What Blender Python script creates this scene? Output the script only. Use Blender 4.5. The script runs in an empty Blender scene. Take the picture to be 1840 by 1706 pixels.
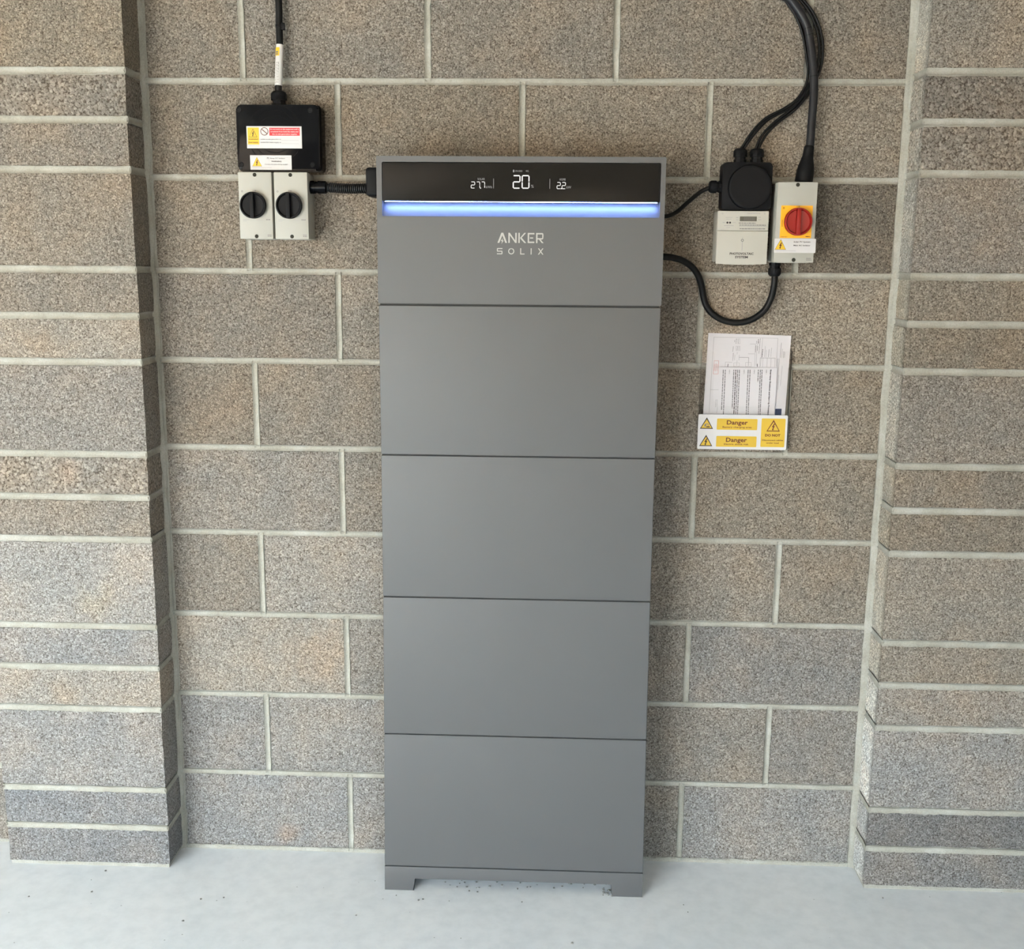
import bpy, bmesh, math, random
from mathutils import Vector, Matrix, noise

scene = bpy.context.scene
COL = scene.collection
W, H = 1840, 1706

# ------------------------------------------------------------------ camera
CAM = Vector((0.75387, -2.79869, 1.62349))
YAW, PITCH, ROLL = 0.03994096, -0.19831698, -0.00799292
FPX, CX, CY = 1997.713, 907.996, 862.459
ROT = (Matrix.Rotation(YAW, 3, 'Z') @ Matrix.Rotation(PITCH, 3, 'X') @ Matrix.Rotation(ROLL, 3, 'Y'))
cam_data = bpy.data.cameras.new('camera')
cam = bpy.data.objects.new('camera', cam_data)
COL.objects.link(cam)
cam_data.sensor_fit = 'HORIZONTAL'
cam_data.sensor_width = 36.0
cam_data.lens = FPX / W * 36.0
cam_data.shift_x = (W / 2 - CX) / W
cam_data.shift_y = (CY - H / 2) / W
cam_data.clip_start = 0.02
right, fwd, up = (ROT.col[0].copy(), ROT.col[1].copy(), ROT.col[2].copy())
m3 = Matrix((right, up, -fwd)).transposed()
cam.matrix_world = Matrix.Translation(CAM) @ m3.to_4x4()
scene.camera = cam

# ------------------------------------------------------------------ light
SKY_COL, SKY_STR = (0.68, 0.86, 1.0), 15.0
SUN_COL, SUN_STR = (1.0, 0.82, 0.60), 13.0
EXPOSURE = 1.38
DOOR_Y, DOOR_X0, DOOR_X1, DOOR_TOP = -5.0, -4.2, -0.65, 2.25
FILL_WIN_X0, FILL_WIN_X1, FILL_WIN_Z0, FILL_WIN_Z1 = 1.4, 2.45, 0.9, 2.0        # unseen window added as fill light, right of the door
CEIL_Z = 2.50

world = bpy.data.worlds.new('world')
scene.world = world
world.use_nodes = True
bg = world.node_tree.nodes['Background']
bg.inputs['Color'].default_value = (*SKY_COL, 1)
bg.inputs['Strength'].default_value = SKY_STR

sun_d = bpy.data.lights.new('sun', 'SUN')
sun_d.energy = SUN_STR
sun_d.color = SUN_COL
sun_d.angle = math.radians(0.6)
sun = bpy.data.objects.new('sun', sun_d)
COL.objects.link(sun)
sun.rotation_euler = Vector((0.60, -0.35, -1.0)).to_track_quat('-Z', 'Y').to_euler()

for nm, xa, xb, za, zb in (('door_portal', DOOR_X0, DOOR_X1, 0.0, DOOR_TOP), ('fill_window_portal', FILL_WIN_X0, FILL_WIN_X1, FILL_WIN_Z0, FILL_WIN_Z1)):
    portal_d = bpy.data.lights.new(nm, 'AREA')       # guides sky sampling through the opening, gives no light of its own
    portal_d.shape = 'RECTANGLE'
    portal_d.size, portal_d.size_y = xb - xa, zb - za
    portal_d.cycles.is_portal = True
    portal = bpy.data.objects.new(nm, portal_d)
    COL.objects.link(portal)
    portal.location = ((xa + xb) / 2, DOOR_Y, (za + zb) / 2)
    portal.rotation_euler = (math.radians(90), 0, 0)

scene.view_settings.view_transform = 'Standard'
scene.view_settings.look = 'None'
scene.view_settings.gamma = 1.0
scene.view_settings.use_curve_mapping = False
scene.view_settings.exposure = EXPOSURE
scene.cycles.adaptive_threshold = 0.04
scene.cycles.caustics_reflective = False
scene.cycles.caustics_refractive = False
scene.cycles.use_light_tree = False
scene.cycles.max_bounces = 5
scene.cycles.diffuse_bounces = 3
scene.cycles.glossy_bounces = 2
scene.cycles.transparent_max_bounces = 8

# ------------------------------------------------------------------ helpers
rnd = random.Random(7)


def at(u, v, y):
    """point of the place on the plane Y = y that the photograph shows at pixel (u, v)"""
    d = ROT @ Vector(((u - CX) / FPX, 1.0, -(v - CY) / FPX))
    t = (y - CAM.y) / d.y
    return CAM + d * t


def srgb(r, g, b):
    f = lambda c: (c / 255) / 12.92 if c / 255 <= 0.04045 else ((c / 255 + 0.055) / 1.055) ** 2.4
    return (f(r), f(g), f(b))


def new_obj(name, me, mat, parent=None, loc=(0, 0, 0), smooth=False):
    o = bpy.data.objects.new(name, me)
    COL.objects.link(o)
    if mat is not None and not me.materials:
        me.materials.append(mat)
    if smooth:
        for p in me.polygons:
            p.use_smooth = True
    if parent is not None:
        o.parent = parent
    o.location = loc
    return o


def base_of(o):
    v = Vector((0, 0, 0))
    while o is not None:
        v += o.location
        o = o.parent
    return v


def build(name, bm, mat, parent=None, smooth=False, angle=35):
    """world-space bmesh -> one object (under parent, in the parent's space)"""
    me = bpy.data.meshes.new(name)
    b = base_of(parent)
    bmesh.ops.translate(bm, verts=bm.verts, vec=-b)
    bmesh.ops.recalc_face_normals(bm, faces=bm.faces)
    if smooth:
        lim = math.radians(angle)
        for f in bm.faces:
            f.smooth = True
        for e in bm.edges:
            if len(e.link_faces) == 2 and e.calc_face_angle(0) > lim:
                e.smooth = False
    bm.to_mesh(me)
    bm.free()
    return new_obj(name, me, mat, parent)


def thing(name, label, cat, loc, group=None):
    o = bpy.data.objects.new(name, None)
    o.empty_display_size = 0.05
    COL.objects.link(o)
    o.location = loc
    o['label'] = label
    o['category'] = cat
    if group:
        o['group'] = group
    return o


def bm_box(bm, x0, x1, y0, y1, z0, z1, bev=0.0, seg=2):
    r = bmesh.ops.create_cube(bm, size=1.0)
    vs = r['verts']
    for v in vs:
        v.co = Vector((x0 + (v.co.x + .5) * (x1 - x0), y0 + (v.co.y + .5) * (y1 - y0), z0 + (v.co.z + .5) * (z1 - z0)))
    if bev > 0:
        es = list({e for v in vs for e in v.link_edges})
        bmesh.ops.bevel(bm, geom=es, offset=bev, segments=seg, profile=0.6, affect='EDGES')
    return bm


def box(*a, **k):
    return bm_box(bmesh.new(), *a, **k)


def rrect(x0, x1, z0, z1, r, n=5):
    pts = []
    for cx, cz, a0 in ((x1 - r, z1 - r, 0), (x0 + r, z1 - r, 90), (x0 + r, z0 + r, 180), (x1 - r, z0 + r, 270)):
        for i in range(n + 1):
            a = math.radians(a0 + 90 * i / n)
            pts.append((cx + r * math.cos(a), cz + r * math.sin(a)))
    return pts


def bm_prism(bm, pts, y0, y1, bev=0.0, holes=None):
    """outline in X/Z, extruded from y1 (back) to y0 (front, smaller y); front edge bevelled"""
    n = len(pts)
    fr = [bm.verts.new((x, y0, z)) for x, z in pts]
    bk = [bm.verts.new((x, y1, z)) for x, z in pts]
    f = bm.faces.new(fr)
    bm.faces.new(list(reversed(bk)))
    for i in range(n):
        j = (i + 1) % n
        bm.faces.new((fr[i], bk[i], bk[j], fr[j]))
    if bev > 0:
        bmesh.ops.bevel(bm, geom=list(f.edges), offset=bev, segments=2, profile=0.6, affect='EDGES')
    return bm


def prism(*a, **k):
    return bm_prism(bmesh.new(), *a, **k)


def bm_lathe(bm, origin, axis, prof, seg=24, cap=True):
    """prof: list of (distance along axis, radius)"""
    axis = Vector(axis).normalized()
    u = axis.orthogonal().normalized()
    w = axis.cross(u)
    rings = []
    for d, r in prof:
        c = Vector(origin) + axis * d
        rings.append([bm.verts.new(c + (u * math.cos(2 * math.pi * i / seg) + w * math.sin(2 * math.pi * i / seg)) * r) for i in range(seg)])
    for a, b in zip(rings, rings[1:]):
        for i in range(seg):
            j = (i + 1) % seg
            bm.faces.new((a[i], a[j], b[j], b[i]))
    if cap:
        bm.faces.new(list(reversed(rings[0])))
        bm.faces.new(rings[-1])
    return bm


def lathe(*a, **k):
    return bm_lathe(bmesh.new(), *a, **k)


def catmull(pts, n):
    out = []
    P = [Vector(p) for p in pts]
    P = [P[0] * 2 - P[1]] + P + [P[-1] * 2 - P[-2]]
    for i in range(1, len(P) - 2):
        p0, p1, p2, p3 = P[i - 1:i + 3]
        for k in range(n):
            t = k / n
            out.append(0.5 * ((2 * p1) + (-p0 + p2) * t + (2 * p0 - 5 * p1 + 4 * p2 - p3) * t * t + (-p0 + 3 * p1 - 3 * p2 + p3) * t ** 3))
    out.append(P[-2])
    return out


def bm_tube(bm, pts, rad, seg=12):
    """rad: a number or a function of arc length"""
    P = [Vector(p) for p in pts]
    t = (P[1] - P[0]).normalized()
    u = t.orthogonal().normalized()
    s = 0.0
    rings = []
    for i, p in enumerate(P):
        a = P[max(i - 1, 0)]
        b = P[min(i + 1, len(P) - 1)]
        t = (b - a).normalized()
        u = (u - t * u.dot(t)).normalized()
        w = t.cross(u)
        if i:
            s += (p - P[i - 1]).length
        r = rad(s) if callable(rad) else rad
        rings.append([bm.verts.new(p + (u * math.cos(2 * math.pi * k / seg) + w * math.sin(2 * math.pi * k / seg)) * r) for k in range(seg)])
    for a, b in zip(rings, rings[1:]):
        for k in range(seg):
            j = (k + 1) % seg
            bm.faces.new((a[k], a[j], b[j], b[k]))
    bm.faces.new(list(reversed(rings[0])))
    bm.faces.new(rings[-1])
    return bm


def tube(pts, rad, seg=12):
    return bm_tube(bmesh.new(), pts, rad, seg)


def path(px, ys):
    """pixel centreline -> points on planes Y = ys (a number or one per point)"""
    if not isinstance(ys, (list, tuple)):
        ys = [ys] * len(px)
    return [at(u, v, y) for (u, v), y in zip(px, ys)]


# ------------------------------------------------------------------ materials
class NT:
    def __init__(self, name):
        self.m = bpy.data.materials.new(name)
        self.m.use_nodes = True
        self.t = self.m.node_tree
        self.bsdf = self.t.nodes['Principled BSDF']
        self.out = self.t.nodes['Material Output']

    def n(self, typ, **k):
        nd = self.t.nodes.new(typ)
        for a, b in k.items():
            setattr(nd, a, b)
        return nd

    def l(self, a, b):
        self.t.links.new(a, b)

    def math(self, op, a, b=None, c=None, clamp=False):
        nd = self.n('ShaderNodeMath', operation=op)
        nd.use_clamp = clamp
        for i, x in enumerate((a, b, c)):
            if x is None:
                continue
            if hasattr(x, 'links'):
                self.l(x, nd.inputs[i])
            else:
                nd.inputs[i].default_value = x
        return nd.outputs[0]

    def mix(self, fac, a, b, typ='MIX'):
        nd = self.n('ShaderNodeMix', data_type='RGBA', blend_type=typ)
        for s, x in ((nd.inputs[0], fac), (nd.inputs[6], a), (nd.inputs[7], b)):
            if hasattr(x, 'links'):
                self.l(x, s)
            elif isinstance(x, (tuple, list)):
                s.default_value = (*x[:3], 1)
            else:
                s.default_value = x
        return nd.outputs[2]

    def ramp(self, fac, stops):
        nd = self.n('ShaderNodeValToRGB')
        cr = nd.color_ramp
        while len(cr.elements) < len(stops):
            cr.elements.new(0.5)
        for e, (p, c) in zip(cr.elements, stops):
            e.position = p
            e.color = (*c, 1) if isinstance(c, tuple) else (c, c, c, 1)
        self.l(fac, nd.inputs[0])
        return nd.outputs[0]

    def noise(self, vec, scale, detail=3.0, rough=0.5):
        nd = self.n('ShaderNodeTexNoise')
        nd.inputs['Scale'].default_value = scale
        nd.inputs['Detail'].default_value = detail
        nd.inputs['Roughness'].default_value = rough
        self.l(vec, nd.inputs['Vector'])
        return nd.outputs[0]

    def voronoi(self, vec, scale, feature='F1', rand=1.0):
        nd = self.n('ShaderNodeTexVoronoi', feature=feature)
        nd.inputs['Scale'].default_value = scale
        nd.inputs['Randomness'].default_value = rand
        self.l(vec, nd.inputs['Vector'])
        return nd


def simple(name, col, rough=0.5, metal=0.0, vary=0.06, scale=40.0, bump=0.0, bscale=600.0, spec=0.5, coat=0.0):
    N = NT(name)
    pos = N.n('ShaderNodeNewGeometry').outputs['Position']
    fac = N.noise(pos, scale, 3)
    a = tuple(max(0, c * (1 - vary)) for c in col)
    b = tuple(min(1, c * (1 + vary)) for c in col)
    N.l(N.mix(fac, a, b), N.bsdf.inputs['Base Color'])
    N.bsdf.inputs['Roughness'].default_value = rough
    N.bsdf.inputs['Metallic'].default_value = metal
    N.bsdf.inputs['Specular IOR Level'].default_value = spec
    N.bsdf.inputs['Coat Weight'].default_value = coat
    if bump > 0:
        bn = N.n('ShaderNodeBump')
        bn.inputs['Strength'].default_value = bump
        bn.inputs['Distance'].default_value = 0.001
        N.l(N.noise(pos, bscale, 2), bn.inputs['Height'])
        N.l(bn.outputs[0], N.bsdf.inputs['Normal'])
    return N.m


def emit(name, col, strength):
    N = NT(name)
    N.bsdf.inputs['Base Color'].default_value = (0.02, 0.02, 0.02, 1)
    N.bsdf.inputs['Specular IOR Level'].default_value = 0.1
    N.bsdf.inputs['Emission Color'].default_value = (*col, 1)
    N.bsdf.inputs['Emission Strength'].default_value = strength
    if strength < 2:
        N.m.cycles.emission_sampling = 'NONE'
    return N.m


def block_material(name='concrete_block', grain=240, grit=360, depth=0.003):
    N = NT(name)
    pos = N.n('ShaderNodeNewGeometry').outputs['Position']
    tint_attr = N.n('ShaderNodeVertexColor')
    tint_attr.layer_name = 'tint'
    v1 = N.voronoi(pos, grain)
    sepc = N.n('ShaderNodeSeparateColor')
    N.l(v1.outputs['Color'], sepc.inputs[0])
    fine = N.noise(pos, grit, 3, 0.68)
    # grain height: high in the middle of a grain, low between grains; isolated deep pits
    height = N.math('SUBTRACT', fine, N.math('MULTIPLY', v1.outputs['Distance'], 0.35))
    pit = N.ramp(height, [(0.17, 0.0), (0.32, 1.0)])
    big = N.noise(pos, 6.5, 3, 0.6)
    tint = N.ramp(big, [(0.28, (0.88, 0.92, 0.96)), (0.5, (1.0, 1.0, 1.0)), (0.72, (1.12, 1.05, 0.98))])
    c = N.mix(1.0, tint_attr.outputs['Color'], tint, 'MULTIPLY')
    gv = N.ramp(N.math('ADD', N.math('MULTIPLY', sepc.outputs[0], 0.6), N.math('MULTIPLY', fine, 0.4)),
                [(0.15, 0.74), (0.5, 0.96), (0.66, 1.12), (0.80, 1.42)])
    c = N.mix(1.0, c, gv, 'MULTIPLY')
    dark = N.mix(1.0, c, (0.40, 0.37, 0.34), 'MULTIPLY')
    c = N.mix(pit, dark, c)
    N.l(c, N.bsdf.inputs['Base Color'])
    N.bsdf.inputs['Roughness'].default_value = 0.95
    N.bsdf.inputs['Specular IOR Level'].default_value = 0.1
    bn = N.n('ShaderNodeBump')
    bn.inputs['Strength'].default_value = 0.85
    bn.inputs['Distance'].default_value = depth
    N.l(height, bn.inputs['Height'])
    N.l(bn.outputs[0], N.bsdf.inputs['Normal'])
    return N.m


# rusty, chalky and sooty stains with their own places on the blockwork: place, radius, tint
STAINS = [((0.150, 0.0, 0.57), 0.10, (1.22, 0.98, 0.78)), ((0.045, 0.0, 0.055), 0.035, (1.40, 0.95, 0.66)),
          ((-0.50, -.107, 1.405), 0.06, (1.25, 1.0, 0.76)), ((-0.66, -.107, 1.40), 0.045, (1.25, 0.96, 0.80)),
          ((-0.40, -.107, 0.74), 0.06, (1.12, 1.02, 0.80)), ((-0.50, -.107, 0.50), 0.05, (1.12, 0.98, 0.82)),
          ((-0.60, -.107, 1.08), 0.06, (1.12, 0.98, 0.82)), ((-0.45, -.107, 1.09), 0.04, (1.16, 0.95, 0.82)),
          ((-0.60, -.107, 2.10), 0.12, (1.12, 1.0, 0.88)), ((1.79, -.107, 0.62), 0.14, (1.05, 0.98, 0.93)),
          ((-0.10, 0.0, 1.25), 0.10, (1.12, 0.98, 0.88)), ((1.2, 0.0, 1.50), 0.07, (1.14, 1.0, 0.88)),
          ((-0.62, -.107, 1.85), 0.06, (0.72, 0.74, 0.78)), ((1.50, 0.0, 0.80), 0.09, (0.82, 0.84, 0.86))]


def mortar_material():
    N = NT('mortar')
    pos = N.n('ShaderNodeNewGeometry').outputs['Position']
    a = N.noise(pos, 14, 4, 0.6)
    b = N.noise(pos, 260, 3, 0.6)
    c = N.ramp(a, [(0.3, (0.335, 0.318, 0.266)), (0.55, (0.402, 0.385, 0.332)), (0.8, (0.490, 0.480, 0.432))])
    c = N.mix(1.0, c, N.ramp(b, [(0.3, 0.86), (0.6, 1.05)]), 'MULTIPLY')
    N.l(c, N.bsdf.inputs['Base Color'])
    N.bsdf.inputs['Roughness'].default_value = 0.9
    N.bsdf.inputs['Specular IOR Level'].default_value = 0.2
    bn = N.n('ShaderNodeBump')
    bn.inputs['Strength'].default_value = 0.35
    bn.inputs['Distance'].default_value = 0.002
    N.l(b, bn.inputs['Height'])
    N.l(bn.outputs[0], N.bsdf.inputs['Normal'])
    return N.m


def floor_material():
    N = NT('painted_floor')
    pos = N.n('ShaderNodeNewGeometry').outputs['Position']
    a = N.noise(pos, 3.0, 5, 0.6)
    b = N.noise(pos, 24, 4, 0.6)
    c = N.ramp(a, [(0.3, (0.70, 0.71, 0.72)), (0.55, (0.75, 0.745, 0.75)), (0.75, (0.78, 0.77, 0.765))])
    c = N.mix(1.0, c, N.ramp(b, [(0.25, 0.93), (0.6, 1.02)]), 'MULTIPLY')
    # sparse specks of dirt
    v = N.voronoi(pos, 26)
    sep = N.n('ShaderNodeSeparateColor')
    N.l(v.outputs['Color'], sep.inputs[0])
    speck = N.math('MULTIPLY', N.math('LESS_THAN', v.outputs['Distance'], 0.05), N.math('GREATER_THAN', sep.outputs[0], 0.72))
    c = N.mix(N.math('MULTIPLY', speck, 0.6), c, (0.20, 0.19, 0.18))
    N.l(c, N.bsdf.inputs['Base Color'])
    N.l(N.ramp(b, [(0.3, 0.55), (0.7, 0.42)]), N.bsdf.inputs['Roughness'])
    N.bsdf.inputs['Specular IOR Level'].default_value = 0.35
    bn = N.n('ShaderNodeBump')
    bn.inputs['Strength'].default_value = 0.12
    bn.inputs['Distance'].default_value = 0.004
    N.l(b, bn.inputs['Height'])
    N.l(bn.outputs[0], N.bsdf.inputs['Normal'])
    return N.m


def clear_material():
    N = NT('clear_plastic')
    tr = N.n('ShaderNodeBsdfTransparent')
    tr.inputs[0].default_value = (0.992, 0.994, 0.992, 1)
    gl = N.n('ShaderNodeBsdfGlossy')
    gl.inputs['Roughness'].default_value = 0.12
    fr = N.n('ShaderNodeFresnel')
    fr.inputs['IOR'].default_value = 1.22
    mx = N.n('ShaderNodeMixShader')
    N.l(fr.outputs[0], mx.inputs[0])
    N.l(tr.outputs[0], mx.inputs[1])
    N.l(gl.outputs[0], mx.inputs[2])
    N.l(mx.outputs[0], N.out.inputs['Surface'])
    return N.m


M = {}
M['block'] = block_material()
M['block_coarse'] = block_material('coarse_concrete_block', 150, 230, 0.006)
M['mortar'] = mortar_material()
M['floor'] = floor_material()
M['clear'] = clear_material()
M['ceiling'] = simple('plasterboard', (0.66, 0.58, 0.47), 0.9, vary=0.03)
M['plaster'] = simple('rendered_wall', (0.20, 0.165, 0.13), 0.95, vary=0.08, scale=8)
M['brick'] = simple('sunlit_brick', (0.44, 0.31, 0.22), 0.95, vary=0.2, scale=5)
M['render'] = simple('white_render', (0.72, 0.69, 0.64), 0.95, vary=0.04, scale=8)
M['drive'] = simple('driveway_concrete', (0.50, 0.46, 0.40), 0.95, vary=0.1, scale=3)
M['paint'] = simple('grey_satin_paint', (0.102, 0.101, 0.101), 0.50, metal=0.12, vary=0.03, scale=6, bump=0.06, bscale=1500)
M['paint_dark'] = simple('dark_seam', (0.03, 0.03, 0.03), 0.7)
M['screen'] = simple('black_display_glass', (0.017, 0.015, 0.013), 0.25, vary=0.05, spec=0.05)
M['glow'] = emit('blue_light', (0.20, 0.36, 1.0), 36.0)
M['digit'] = emit('white_segments', (1.0, 0.97, 0.93), 0.44)
M['digit_dim'] = emit('dim_segments', (1.0, 0.96, 0.91), 0.17)
M['logo'] = simple('silver_print', (0.44, 0.42, 0.395), 0.5)
M['black'] = simple('black_plastic', (0.006, 0.006, 0.007), 0.12, vary=0.1, spec=0.07)
M['black_matt'] = simple('matt_black_plastic', (0.007, 0.007, 0.008), 0.5, vary=0.15, spec=0.12)
M['rubber'] = simple('black_cable_sheath', (0.008, 0.008, 0.008), 0.42, vary=0.2, spec=0.2)
M['hose'] = simple('black_corrugated_plastic', (0.010, 0.010, 0.011), 0.30, vary=0.1, spec=0.6)
M['armour'] = simple('dark_grey_cable_sheath', (0.017, 0.017, 0.020), 0.40, vary=0.15, spec=0.3)
M['beige'] = simple('light_grey_plastic', (0.40, 0.39, 0.345), 0.5, vary=0.02)
M['beige2'] = simple('pale_meter_plastic', (0.48, 0.46, 0.405), 0.5, vary=0.02)
M['hole'] = simple('screw_recess', (0.02, 0.018, 0.01), 0.8)
M['white'] = simple('white_vinyl', (0.60, 0.585, 0.585), 0.45, vary=0.02)
M['paper'] = simple('white_paper', (0.62, 0.585, 0.60), 0.8, vary=0.02)
M['yellow'] = simple('yellow_print', (0.74, 0.47, 0.02), 0.45, vary=0.03)
M['yellow2'] = simple('yellow_sign_print', (0.62, 0.40, 0.03), 0.45, vary=0.03)
M['orange'] = simple('orange_yellow_plastic', (0.93, 0.43, 0.005), 0.45, vary=0.03)
M['red'] = simple('red_plastic', (0.30, 0.012, 0.008), 0.35, vary=0.05, spec=0.3)
M['red_print'] = simple('red_print', (0.62, 0.03, 0.04), 0.5)
M['ink'] = simple('black_ink', (0.03, 0.02, 0.02), 0.6)
M['ink_grey'] = simple('grey_ink', (0.15, 0.145, 0.145), 0.6)
M['ink_soft'] = simple('pale_grey_ink', (0.33, 0.31, 0.32), 0.7)
M['ink_red'] = simple('red_ink', (0.55, 0.15, 0.13), 0.7)
M['ink_brown'] = simple('brown_ink', (0.13, 0.03, 0.01), 0.6)
M['ink_white'] = simple('white_ink', (0.85, 0.62, 0.60), 0.6)
M['navy'] = simple('navy_ink', (0.03, 0.04, 0.09), 0.6)
M['lcd'] = simple('lcd_glass', (0.045, 0.047, 0.032), 0.3)
M['grit'] = simple('grit', (0.22, 0.21, 0.19), 0.9, vary=0.5, scale=90)
M['grey_mark'] = simple('grey_marker_sleeve', (0.66, 0.64, 0.62), 0.45)


# ------------------------------------------------------------------ flat print on a panel
class Panel:
    """print on a plane facing the room: a to the right, b up (metres) from the lower left corner"""

    def __init__(self, x, z, y, ang=0.0):
        self.o = Vector((x, y, z))
        self.ang = ang
        self.bms = {}
        self.tag = ''
        self.step = 0.00025

    def pt(self, a, b, layer):
        c, s = math.cos(self.ang), math.sin(self.ang)
        return Vector((self.o.x + a * c - b * s, self.o.y - layer * self.step, self.o.z + a * s + b * c))

    def bm(self, key):
        return self.bms.setdefault((key, self.tag), bmesh.new())

    def poly(self, key, pts, layer=1):
        bm = self.bm(key)
        vs = [bm.verts.new(self.pt(a, b, layer)) for a, b in pts]
        bm.faces.new(vs)

    def rect(self, key, a0, a1, b0, b1, layer=1, r=0.0):
        self.poly(key, rrect(a0, a1, b0, b1, r, 4) if r > 0 else [(a0, b0), (a1, b0), (a1, b1), (a0, b1)], layer)

    def line(self, key, a0, b0, a1, b1, w, layer=1):
        d = Vector((a1 - a0, b1 - b0))
        n = Vector((-d.y, d.x)).normalized() * w / 2
        self.poly(key, [(a0 + n.x, b0 + n.y), (a1 + n.x, b1 + n.y), (a1 - n.x, b1 - n.y), (a0 - n.x, b0 - n.y)], layer)

    def frame(self, key, a0, a1, b0, b1, w, layer=1):
        self.line(key, a0, b0, a1, b0, w, layer)
        self.line(key, a0, b1, a1, b1, w, layer)
        self.line(key, a0, b0, a0, b1, w, layer)
        self.line(key, a1, b0, a1, b1, w, layer)

    def ring(self, key, a, b, r0, r1, layer=1, n=28):
        bm = self.bm(key)
        ri = [bm.verts.new(self.pt(a + r0 * math.cos(2 * math.pi * i / n), b + r0 * math.sin(2 * math.pi * i / n), layer)) for i in range(n)]
        ro = [bm.verts.new(self.pt(a + r1 * math.cos(2 * math.pi * i / n), b + r1 * math.sin(2 * math.pi * i / n), layer)) for i in range(n)]
        for i in range(n):
            j = (i + 1) % n
            bm.faces.new((ri[i], ro[i], ro[j], ri[j]))

    def disc(self, key, a, b, r, layer=1, n=20):
        self.poly(key, [(a + r * math.cos(2 * math.pi * i / n), b + r * math.sin(2 * math.pi * i / n)) for i in range(n)], layer)

    def scribble(self, key, a0, a1, b, h, layer=1, vertical=False, seed=0):
        """a line of print too small to read: word-long dashes"""
        q = random.Random(seed)
        a = a0
        while a < a1 - h * 0.5:
            L = h * q.uniform(1.2, 4.5)
            e = min(a + L, a1)
            if vertical:
                self.rect(key, b - h / 2, b + h / 2, a, e, layer)
            else:
                self.rect(key, a, e, b - h / 2, b + h / 2, layer)
            a = e + h * 0.55

    def bolt(self, key, a, b, s, layer=2):
        self.poly(key, [(a + .06 * s, b + .52 * s), (a - .24 * s, b - .02 * s), (a - .06 * s, b - .02 * s), (a - .12 * s, b - .28 * s),
                        (a - .22 * s, b - .26 * s), (a - .10 * s, b - .56 * s), (a + .10 * s, b - .32 * s), (a + .00 * s, b - .30 * s),
                        (a + .22 * s, b + .15 * s), (a + .04 * s, b + .15 * s), (a + .26 * s, b + .52 * s)], layer)

    def warn(self, fill, edge, a, b, w, h, bw, symbol='bolt', layer=1):
        """triangle with base centre (a, b)"""
        self.poly(edge, [(a - w / 2, b), (a + w / 2, b), (a, b + h)], layer)
        k = bw / w * 2.1
        self.poly(fill, [(a - w / 2 * (1 - k), b + h * k * .42), (a + w / 2 * (1 - k), b + h * k * .42), (a, b + h * (1 - k * .9))], layer + 1)
        if symbol == 'bolt':
            self.bolt(edge, a, b + h * 0.38, h * 0.56, layer + 2)
        elif symbol == 'battery':
            self.rect(edge, a - w * .02, a + w * .24, b + h * .14, b + h * .23, layer + 2)
            self.rect('ink_grey', a - w * .16, a - w * .05, b + h * .20, b + h * .42, layer + 2)
            self.line('ink_grey', a - w * .10, b + h * .42, a + w * .10, b + h * .46, h * .05, layer + 2)
            self.line('ink_grey', a + w * .10, b + h * .46, a + w * .14, b + h * .28, h * .05, layer + 2)
            self.line('ink_grey', a - w * .02, b + h * .30, a + w * .05, b + h * .38, h * .04, layer + 2)

    def text(self, key, s, a, b, h, w=None, bold=0.0, layer=2, rot=0.0, align='C'):
        """s with its centre (or left end) on (a, b); h is the height of a capital, w the width to fit"""
        cu = bpy.data.curves.new('t', 'FONT')
        cu.body = s
        cu.offset = bold
        cu.resolution_u = 2
        cu.align_x = 'LEFT'
        o = bpy.data.objects.new('t', cu)
        me = bpy.data.meshes.new_from_object(o)
        if len(me.vertices):
            xs = [v.co.x for v in me.vertices]
            x0, x1 = min(xs), max(xs)
            cap = 0.70
            sy = h / cap
            sx = (w / (x1 - x0)) if w else sy
            off = -(x0 + x1) / 2 if align == 'C' else -x0
            cr, sr = math.cos(rot), math.sin(rot)
            bm = self.bm(key)
            vs = []
            for v in me.vertices:
                p, q = (v.co.x + off) * sx, (v.co.y - cap / 2) * sy
                vs.append(bm.verts.new(self.pt(a + p * cr - q * sr, b + p * sr + q * cr, layer)))
            for f in me.polygons:
                try:
                    bm.faces.new([vs[i] for i in f.vertices])
                except ValueError:
                    pass
        bpy.data.meshes.remove(me)
        bpy.data.objects.remove(o)
        bpy.data.curves.remove(cu)

    def flush(self, parent, names):
        out = []
        for (key, tag), bm in self.bms.items():
            nm = names.get(key + '/' + tag, names.get(key, 'printing'))
            o = build(nm, bm, M[key], parent)
            if nm == 'printing':
                o['kind'] = 'stuff'         # lines of print too small to pick apart
            out.append(o)
        self.bms = {}
        return out


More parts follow.
